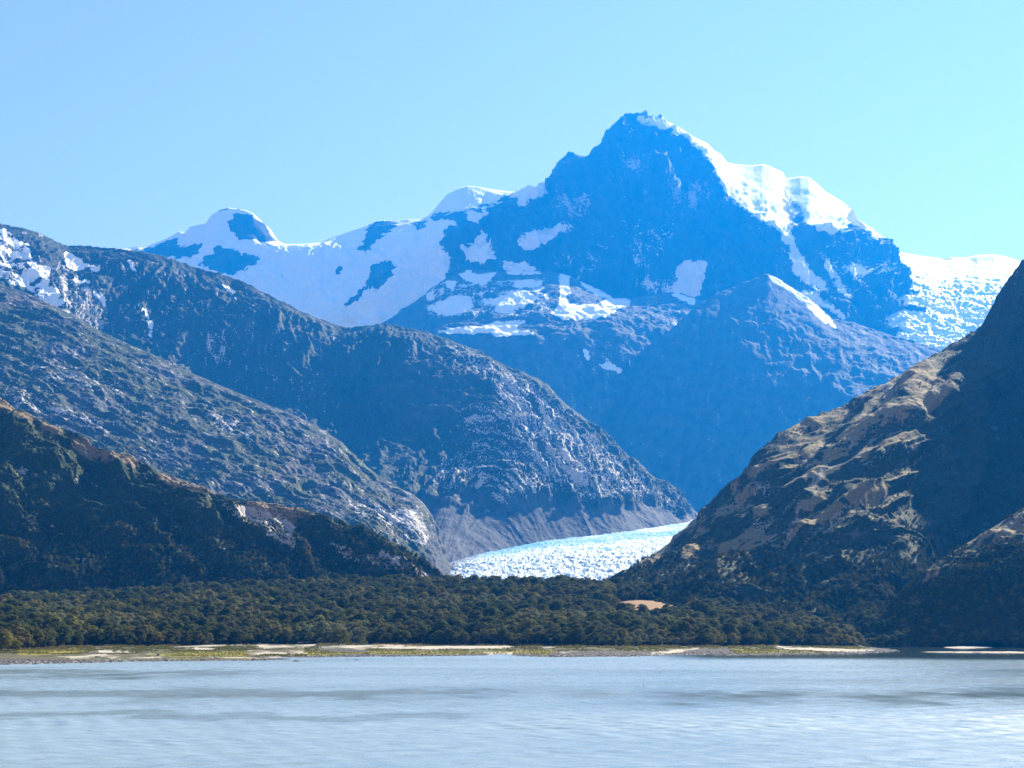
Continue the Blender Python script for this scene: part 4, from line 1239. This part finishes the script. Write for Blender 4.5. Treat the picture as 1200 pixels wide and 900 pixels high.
s3 = np.stack([scl[rest] * (1 + .15 * rs.rand(len(rest))), scl[rest] * (1 + .15 * rs.rand(len(rest))), scl[rest]], -1)
wood = scatter('forest', np.stack([cx, cy, cz - .3], -1)[rest], pick, rs.rand(len(rest)) * 6.28, s3, proto_col)


# scrub and low wood on the two near hills
def hill_scrub(L, n, dens, seed):
    r2 = np.random.RandomState(seed)
    P = L.P
    nr = L.crest_row
    A = np.linalg.norm(np.cross(P[1:nr, 1:] - P[:nr - 1, 1:], P[:nr - 1, :-1] - P[:nr - 1, 1:]), axis=-1)
    w = (A * dens[:nr - 1, :-1]).ravel(); w /= w.sum()
    c = r2.choice(len(w), n, p=w)
    i, j = np.unravel_index(c, A.shape)
    u, v = r2.rand(n, 1), r2.rand(n, 1)
    return (P[i, j] * (1 - u) + P[i, j + 1] * u) * (1 - v) + (P[i + 1, j] * (1 - u) + P[i + 1, j + 1] * u) * v


allp, alli, alls = [], [], []
for L, n, lo, hi, seed in ((HILL_L, 15000, 520, 700, 1), (HILL_R, 13000, 560, 705, 2), (HILL_S, 8000, 640, 760, 3)):
    px0, py0 = L.sx, L.sy
    hgt = sstep(py0, lo, hi)
    nn = fbm(L.P / 90, 4, off=70)
    dens = np.clip(.25 + .9 * hgt + 1.0 * nn, 0.0, 1.6) * (px0 > -60) * (px0 < 1260)
    dens = dens * np.clip(1 - 1.3 * L.bare, 0, 1)
    # bare where dry grass or rock lies
    p = hill_scrub(L, n, dens, seed)
    qx, qy = proj(p)
    r2 = np.random.RandomState(seed + 50)
    big = sstep(qy, lo + 30, hi)
    s = (.16 + .20 * r2.rand(n)) * (1 - big) + (.42 + .45 * r2.rand(n) + (.25 if L is HILL_S else 0)) * big
    s = s * (1.0 if L is HILL_S else .72)
    allp.append(p); alls.append(s)
    alli.append(np.where(r2.rand(n) < .62, r2.randint(0, 3, n), np.where(r2.rand(n) < .85, r2.randint(3, 6, n), r2.randint(6, 8, n))))
allp = np.concatenate(allp); alls = np.concatenate(alls); alli = np.concatenate(alli)
allp[:, 2] -= 1.5 * alls
scatter('hillside_scrub', allp, alli, rs.rand(len(allp)) * 6.28, np.stack([alls, alls, alls], -1), proto_col)


# the trees along the edge of the wood, one by one
def make_tree(kind, var, loc, rz, sc, name, label, cat, group):
    cm, tm, h = KINDS[kind][var]
    e = bpy.data.objects.new(name, None)
    COL.objects.link(e)
    e.empty_display_size = 2
    e.location = loc; e.rotation_euler = (0, 0, rz); e.scale = sc
    link('crown', cm, e); link('trunk', tm, e)
    e['label'] = label; e['category'] = cat
    if group:
        e['group'] = group
    return e


STRETCH = [(-50, 110, 'above the dark stony shore'), (110, 210, 'above the cream sand strip'), (210, 385, 'above the thin upper sand line'), (385, 610, 'behind the long white sand strip'),
           (610, 760, 'behind the olive grass flat'), (760, 900, 'behind the pale gravel patch'), (900, 1010, 'behind the tip of the grassy spit'), (1010, 1400, 'at the edge of the dark cove')]
ADJ = {'dark': 'dark green tree', 'olive': 'olive green tree', 'pale': 'pale wispy tree'}
for i in front:
    kind = ('dark', 'olive', 'pale')[kind_i[i]]
    st = [s for a, b2, s in STRETCH if a <= cpx[i] < b2][0]
    row = 'at the wood front' if far_d[i] < 16 else 'one row inside the wood'
    v = rs.randint(0, len(KINDS[kind]))
    make_tree(kind, v, (cx[i], cy[i], cz[i] - .2), rs.rand() * 6.28, (scl[i] * (1 + .2 * rs.rand()), scl[i] * (1 + .2 * rs.rand()), scl[i]), 'beech_tree',
              f'{ADJ[kind]} {row} {st}', 'tree', 'beech trees along the edge of the wood')


def at_ground(px, D):
    X = (px - 600) / F * D * cp * 1.0
    for _ in range(4):
        z = float(ground_z(np.array([X]), np.array([D]))[0][0])
        fw = D * cp + (z - CAM_H) * math.sin(PITCH)
        X = (px - 600) / F * fw
    return X, D, z


X, D, z = at_ground(397, 1395)
make_tree('dark', 2, (X, D, z - .2), .4, (1.75, 1.6, 1.28), 'beech_tree', 'broad dark dome shaped tree standing out onto the beach grass', 'tree', None)
X, D, z = at_ground(424, 1420)
make_tree('pale', 1, (X, D, z - .2), 1.4, (.95, .95, .85), 'beech_tree', 'pale shrub sized tree just right of the broad dark dome shaped tree', 'tree', None)
X, D, z = at_ground(3, 1090)
make_tree('olive', 0, (X, D, z - .2), 2.4, (1.15, 1.15, 1.1), 'beech_tree', 'tall olive green tree nearest the water at the left end', 'tree', None)
X, D, z = at_ground(17, 1110)
make_tree('olive', 2, (X, D, z - .2), 4.4, (.95, .95, .75), 'beech_tree', 'low olive green bush beside the tall tree at the left end', 'tree', None)

# ================================================================== stones
def stone_material(name, a, b_):
    m, nt, out = new_mat(name)
    b = NB(nt)
    geo = b.n('ShaderNodeNewGeometry').outputs['Position']
    c = b.mix(b.ramp(b.noise(geo, 1.2, 5, .65), .3, .7), a, b_)
    d = b.n('ShaderNodeBsdfPrincipled'); b.l(c, d.inputs['Base Color']); d.inputs['Roughness'].default_value = .85
    bp = b.n('ShaderNodeBump'); bp.inputs['Distance'].default_value = .1; b.l(b.noise(geo, 5, 4, .6), bp.inputs['Height']); b.l(bp.outputs[0], d.inputs['Normal'])
    b.l(d.outputs[0], out.inputs['Surface'])
    return m


M_STONE = stone_material('dark_stone', (.03, .03, .032), (.10, .095, .09))
M_STONE2 = stone_material('grey_stone', (.16, .15, .145), (.34, .32, .30))


def stone_mesh(seed, mat):
    nu, nv = 14, 9
    u = np.linspace(0, 2 * math.pi, nu, endpoint=False); v = np.linspace(.02, math.pi - .02, nv)
    d = np.stack([np.sin(v)[:, None] * np.cos(u), np.sin(v)[:, None] * np.sin(u), np.cos(v)[:, None] * np.ones(nu)], -1)
    r = 1 + .55 * fbm(d * 1.1, 3, off=seed * 7.7)
    P = d * r[..., None] * np.array([1, .8, .6])
    P[..., 2] = np.maximum(P[..., 2], -.3)
    Q = [[i * nu + j, i * nu + (j + 1) % nu, (i + 1) * nu + (j + 1) % nu, (i + 1) * nu + j] for i in range(nv - 1) for j in range(nu)]
    return quads_mesh('boulder', P.reshape(-1, 3), np.array(Q), mat, True)


STONES = [stone_mesh(s, M_STONE) for s in range(5)]
STONES2 = [stone_mesh(s + 9, M_STONE2) for s in range(3)]


def boulder(px, py, size, label, group=None, mesh=None, sc=(1.3, 1, .8)):
    w = on_water(px, py)
    X, Y = float(w[0]), float(w[1])
    z = float(ground_z(np.array([X]), np.array([Y]))[0][0])
    z = max(z, -.25)
    # move towards the camera until the stone shows at its pixel
    if z > 0:
        p = np.array([X, Y, 0]) + (np.array([0, 0, CAM_H]) - np.array([X, Y, 0])) * (z / CAM_H)
        X, Y = p[0], p[1]
        z = float(ground_z(np.array([X]), np.array([Y]))[0][0])
    o = link('boulder', mesh or STONES[rs.randint(0, 5)])
    o.location = (X, Y, z + .1 * size); o.rotation_euler = (0, 0, rs.rand() * 6.28)
    o.scale = (size * sc[0], size * sc[1], size * sc[2])
    o['label'] = label; o['category'] = 'boulder'
    if group:
        o['group'] = group
    return o


boulder(347, 775.2, 1.6, 'largest dark boulder alone in the shallow water off the mossy beach')
boulder(407, 773.6, 1.0, 'left one of two low dark boulders awash before the mossy beach', sc=(2.2, 1, .7))
boulder(417.5, 773.5, 1.2, 'right one of two low dark boulders awash before the mossy beach', sc=(2.6, 1, .6))
boulder(43, 778.6, 1.3, 'low dark boulder at the water edge of the stony shore', sc=(2, 1, .6))
boulder(115, 767, 1.3, 'larger dark boulder on the cream sand at left', sc=(1.5, 1, .8))
boulder(122.5, 767.5, 1.0, 'smaller dark boulder on the cream sand at left', sc=(1.5, 1, .6))
boulder(186, 764.2, 1.6, 'tallest dark boulder in the yellow grass of the beach', sc=(1.2, 1, 1.1))
boulder(196, 765.4, .9, 'small dark boulder in the yellow grass right of the tallest one')
boulder(118, 775.5, .8, 'small dark boulder low on the shore below the cream sand')
boulder(313, 775.3, .6, 'smallest dark boulder barely out of the shallow water', sc=(2, 1, .5))
boulder(1181, 767.4, .8, 'small pale rock awash below the sand spit', mesh=STONES2[0], sc=(2, 1, .6))
boulder(1122, 767.3, .6, 'low pale rock in the water left of the other one', mesh=STONES2[1], sc=(3, 1, .4))
boulder(985, 750.6, 2.2, 'left pale grey rock at the wooded end of the spit', mesh=STONES2[2], sc=(2.2, 1, .7))
boulder(1003, 750.3, 2.0, 'right pale grey rock at the wooded end of the spit', mesh=STONES2[1], sc=(2.2, 1, .6))
for px_, py_ in ((580, 770), (584, 770.4), (589, 770.3), (594, 770.1), (598, 769.8), (603, 769.9), (608, 770.4), (614, 770.4), (620, 770.3), (629, 770.4), (636, 770.3), (562, 769.9), (570, 770)):
    boulder(px_ + rs.uniform(-1, 1), py_, rs.uniform(.6, 1.0), 'small dark stone in the broken line off the mossy point', 'stones off the mossy point', sc=(1.9, 1, .55))
for q_ in range(26):
    px_ = rs.uniform(768, 860)
    boulder(px_, rs.uniform(766.5, 769.2), rs.uniform(.5, .9), 'small dark stone in the stony strip beside the pale gravel patch', 'stones beside the gravel patch')

# shingle along the waterline, too many to count
sx_ = []
rs2 = np.random.RandomState(8)
cpts = on_water(np.linspace(-40, 1050, 2500), np.interp(np.linspace(-40, 1050, 2500), [c[0] for c in coast_px[1:13] + coast_px[13:31]], [c[1] for c in coast_px[1:13] + coast_px[13:31]]))
n = 7000
ii = rs2.randint(0, len(cpts), n)
X = cpts[ii, 0] + rs2.normal(size=n) * 3; Y = cpts[ii, 1] + rs2.exponential(16, n) - 3
Z, SDd, TT = ground_z(X, Y)
ppx = 600 + F * X / (Y * cp)
lots = np.where((ppx < 150) | ((ppx > 640) & (ppx < 770)) | ((ppx > 800) & (ppx < 870)) | (ppx > 960), 1.0, .28)
kp = (SDd > -2) & (SDd < 70) & (rs2.rand(n) < lots)
X, Y, Z = X[kp], Y[kp], Z[kp]
st_col = bpy.data.collections.new('shingle_sources')
for kk, me in enumerate(STONES[:3] + STONES2[:2]):
    st_col.objects.link(bpy.data.objects.new('shingle_source_%d' % kk, me))
s = .35 + .75 * rs2.rand(len(X)) ** 2
scatter('shingle', np.stack([X, Y, Z], -1), rs2.randint(0, 5, len(X)), rs2.rand(len(X)) * 6.28, np.stack([s * 1.3, s, s * .8], -1), st_col)


# tussocks of grass over the flat
def tuft_mesh(seed, mat):
    r3 = np.random.RandomState(seed)
    n_ = 26
    a_ = r3.rand(n_) * 6.28; rr = .55 * r3.rand(n_) ** .6
    bx, by = rr * np.cos(a_), rr * np.sin(a_)
    hh = .45 + .5 * r3.rand(n_)
    t_ = a_ + r3.normal(size=n_)
    wx_, wy_ = .09 * np.cos(t_), .09 * np.sin(t_)
    lx, ly = .3 * bx + .12 * r3.normal(size=n_), .3 * by + .12 * r3.normal(size=n_)
    z0_ = 0 * hh - .05
    q4 = np.stack([np.stack([bx - wx_, by - wy_, z0_], -1), np.stack([bx + wx_, by + wy_, z0_], -1), np.stack([bx + lx + wx_ * .4, by + ly + wy_ * .4, hh], -1), np.stack([bx + lx - wx_ * .4, by + ly - wy_ * .4, hh], -1)], 1)
    return quads_mesh('tuft', q4.reshape(-1, 3), np.arange(n_ * 4).reshape(n_, 4), mat, False)


M_GRASS1 = leaf_material('yellow_grass', (.12, .115, .02), (.19, .165, .04), (.17, .14, .06))
M_GRASS2 = leaf_material('olive_grass', (.06, .068, .025), (.10, .10, .04), (.12, .095, .05))
M_GRASS3 = leaf_material('brown_heath', (.13, .07, .035), (.18, .11, .06), (.12, .09, .05))
gr_col = bpy.data.collections.new('grass_sources')
for kk, (sd_, mt_) in enumerate(((1, M_GRASS1), (2, M_GRASS1), (3, M_GRASS2), (4, M_GRASS2), (5, M_GRASS3))):
    gr_col.objects.link(bpy.data.objects.new('grass_source_%d' % kk, tuft_mesh(sd_, mt_)))
rg = np.random.RandomState(21)
n = 60000
D_ = rg.uniform(1020, 1700, n); ppx = rg.uniform(-30, 1060, n)
X = (ppx - 600) / F * D_ * cp
Z, SDd, TT = ground_z(X, D_)
P_ = np.stack([X, D_, Z], -1)
gx_, gy_ = proj(P_)
qq_ = P_ * np.array([1 / 55., 1 / 30., 0])
gx2, gy2 = gx_ + 9 * fbm(qq_, 4, off=2), gy_ + 1.15 * fbm(qq_, 5, .6, off=9)
ws = sample(raster(sand_p, .45), gx2, gy2); wm = sample(raster(moss_p, .6), gx2, gy2); wd = sample(raster(dark_p, .6), gx2, gy2)
clump = fbm(P_ * np.array([1 / 22., 1 / 60., 0]), 4, off=41)
kp = (SDd > 14) & (TT < .03) & (ws < .3) & (wd < .4) & (clump + .5 * wm + .6 * rg.rand(n) > .25)
X, Y, Z, wm, gy_ = X[kp], D_[kp], Z[kp], wm[kp], gy_[kp]
near_wood = sstep(Y - np.interp(ppx[kp], front_pts[:, 0], front_pts[:, 1]), -70, 10)
rr = rg.rand(len(X))
pk = np.where(rr < .2 + .8 * wm, rg.randint(0, 2, len(X)), np.where(rr < .9 - .5 * near_wood, rg.randint(2, 4, len(X)), 4))
s = (.55 + .6 * rg.rand(len(X))) * (1 - .45 * wm) * (1 + .9 * near_wood)
scatter('beach_grass', np.stack([X, Y, Z], -1), pk, rg.rand(len(X)) * 6.28, np.stack([s * 1.5, s * 1.5, s], -1), gr_col)


# ------------------------------------------------------------------ a stake and a gull on the water
def lathe(name, prof, mat, k=10, parent=None, sx=1.0, sy=1.0):
    V = [(r * math.cos(2 * math.pi * j / k) * sx, r * math.sin(2 * math.pi * j / k) * sy, z) for r, z in prof for j in range(k)]
    Q = [[i * k + j, i * k + (j + 1) % k, (i + 1) * k + (j + 1) % k, (i + 1) * k + j] for i in range(len(prof) - 1) for j in range(k)]
    return link(name, quads_mesh(name, np.array(V), np.array(Q), mat), parent)


def plain(name, c, rough=.6):
    m, nt, out = new_mat(name)
    b = NB(nt)
    geo = b.n('ShaderNodeNewGeometry').outputs['Position']
    d = b.n('ShaderNodeBsdfPrincipled')
    b.l(b.mix(b.noise(geo, 6, 3, .6), c, tuple(.8 * x for x in c)), d.inputs['Base Color'])
    d.inputs['Roughness'].default_value = rough
    b.l(d.outputs[0], out.inputs['Surface'])
    return m


w = on_water(754.5, 805.5)
e = bpy.data.objects.new('marker_buoy', None); COL.objects.link(e)
e.location = (w[0], w[1], 0); e.rotation_euler = (R(4), R(-6), 0)
e['label'] = 'tiny dark upright spar buoy floating alone in open water'; e['category'] = 'buoy'
lathe('float', [(.02, -.35), (.16, -.3), (.19, -.05), (.17, .12), (.06, .22), (.04, .24)], plain('buoy_float', (.04, .045, .05)), parent=e)
lathe('spar', [(.06, .2), (.055, .8), (.05, 1.05), (.01, 1.08)], plain('buoy_spar', (.03, .03, .035)), parent=e)

w = on_water(633, 783.5)
e = bpy.data.objects.new('gull', None); COL.objects.link(e)
e.location = (w[0], w[1], 0); e.rotation_euler = (0, 0, R(20))
e['label'] = 'tiny white gull resting on the water off the mossy point'; e['category'] = 'bird'
V = []
prof = [(-.34, .10, .012), (-.26, .08, .05), (-.12, .07, .10), (.04, .07, .115), (.14, .10, .09), (.19, .17, .055), (.22, .22, .05), (.26, .235, .045), (.30, .23, .02), (.34, .222, .006)]
kk = 10
for x_, z_, r_ in prof:
    for j in range(kk):
        a_ = 2 * math.pi * j / kk
        V.append((x_, r_ * math.cos(a_), z_ + r_ * .9 * math.sin(a_)))
Q = [[i * kk + j, i * kk + (j + 1) % kk, (i + 1) * kk + (j + 1) % kk, (i + 1) * kk + j] for i in range(len(prof) - 1) for j in range(kk)]
link('body', quads_mesh('body', np.array(V) * 1.5, np.array(Q), plain('white_feathers', (.8, .8, .79))), e)

# ================================================================== haze
m, nt, out = new_mat('haze_air')
pv = nt.nodes.new('ShaderNodeVolumePrincipled')
pv.inputs['Color'].default_value = (*HAZE_COLOR, 1)
pv.inputs['Absorption Color'].default_value = (.4, .4, .4, 1)
pv.inputs['Density'].default_value = HAZE_DENSITY
pv.inputs['Anisotropy'].default_value = HAZE_ANISO
nt.links.new(pv.outputs[0], out.inputs['Volume'])
m.cycles.homogeneous_volume = True
x0, x1, y0, y1, z0, z1 = -15000, 15000, -400, 21500, -12, 6050
V = np.array([[x, y, z] for z in (z0, z1) for y in (y0, y1) for x in (x0, x1)], float)
Q = [[0, 2, 3, 1], [4, 5, 7, 6], [0, 1, 5, 4], [2, 6, 7, 3], [0, 4, 6, 2], [1, 3, 7, 5]]
hz = link('haze', quads_mesh('haze', V, Q, m, False))
hz['kind'] = 'stuff'
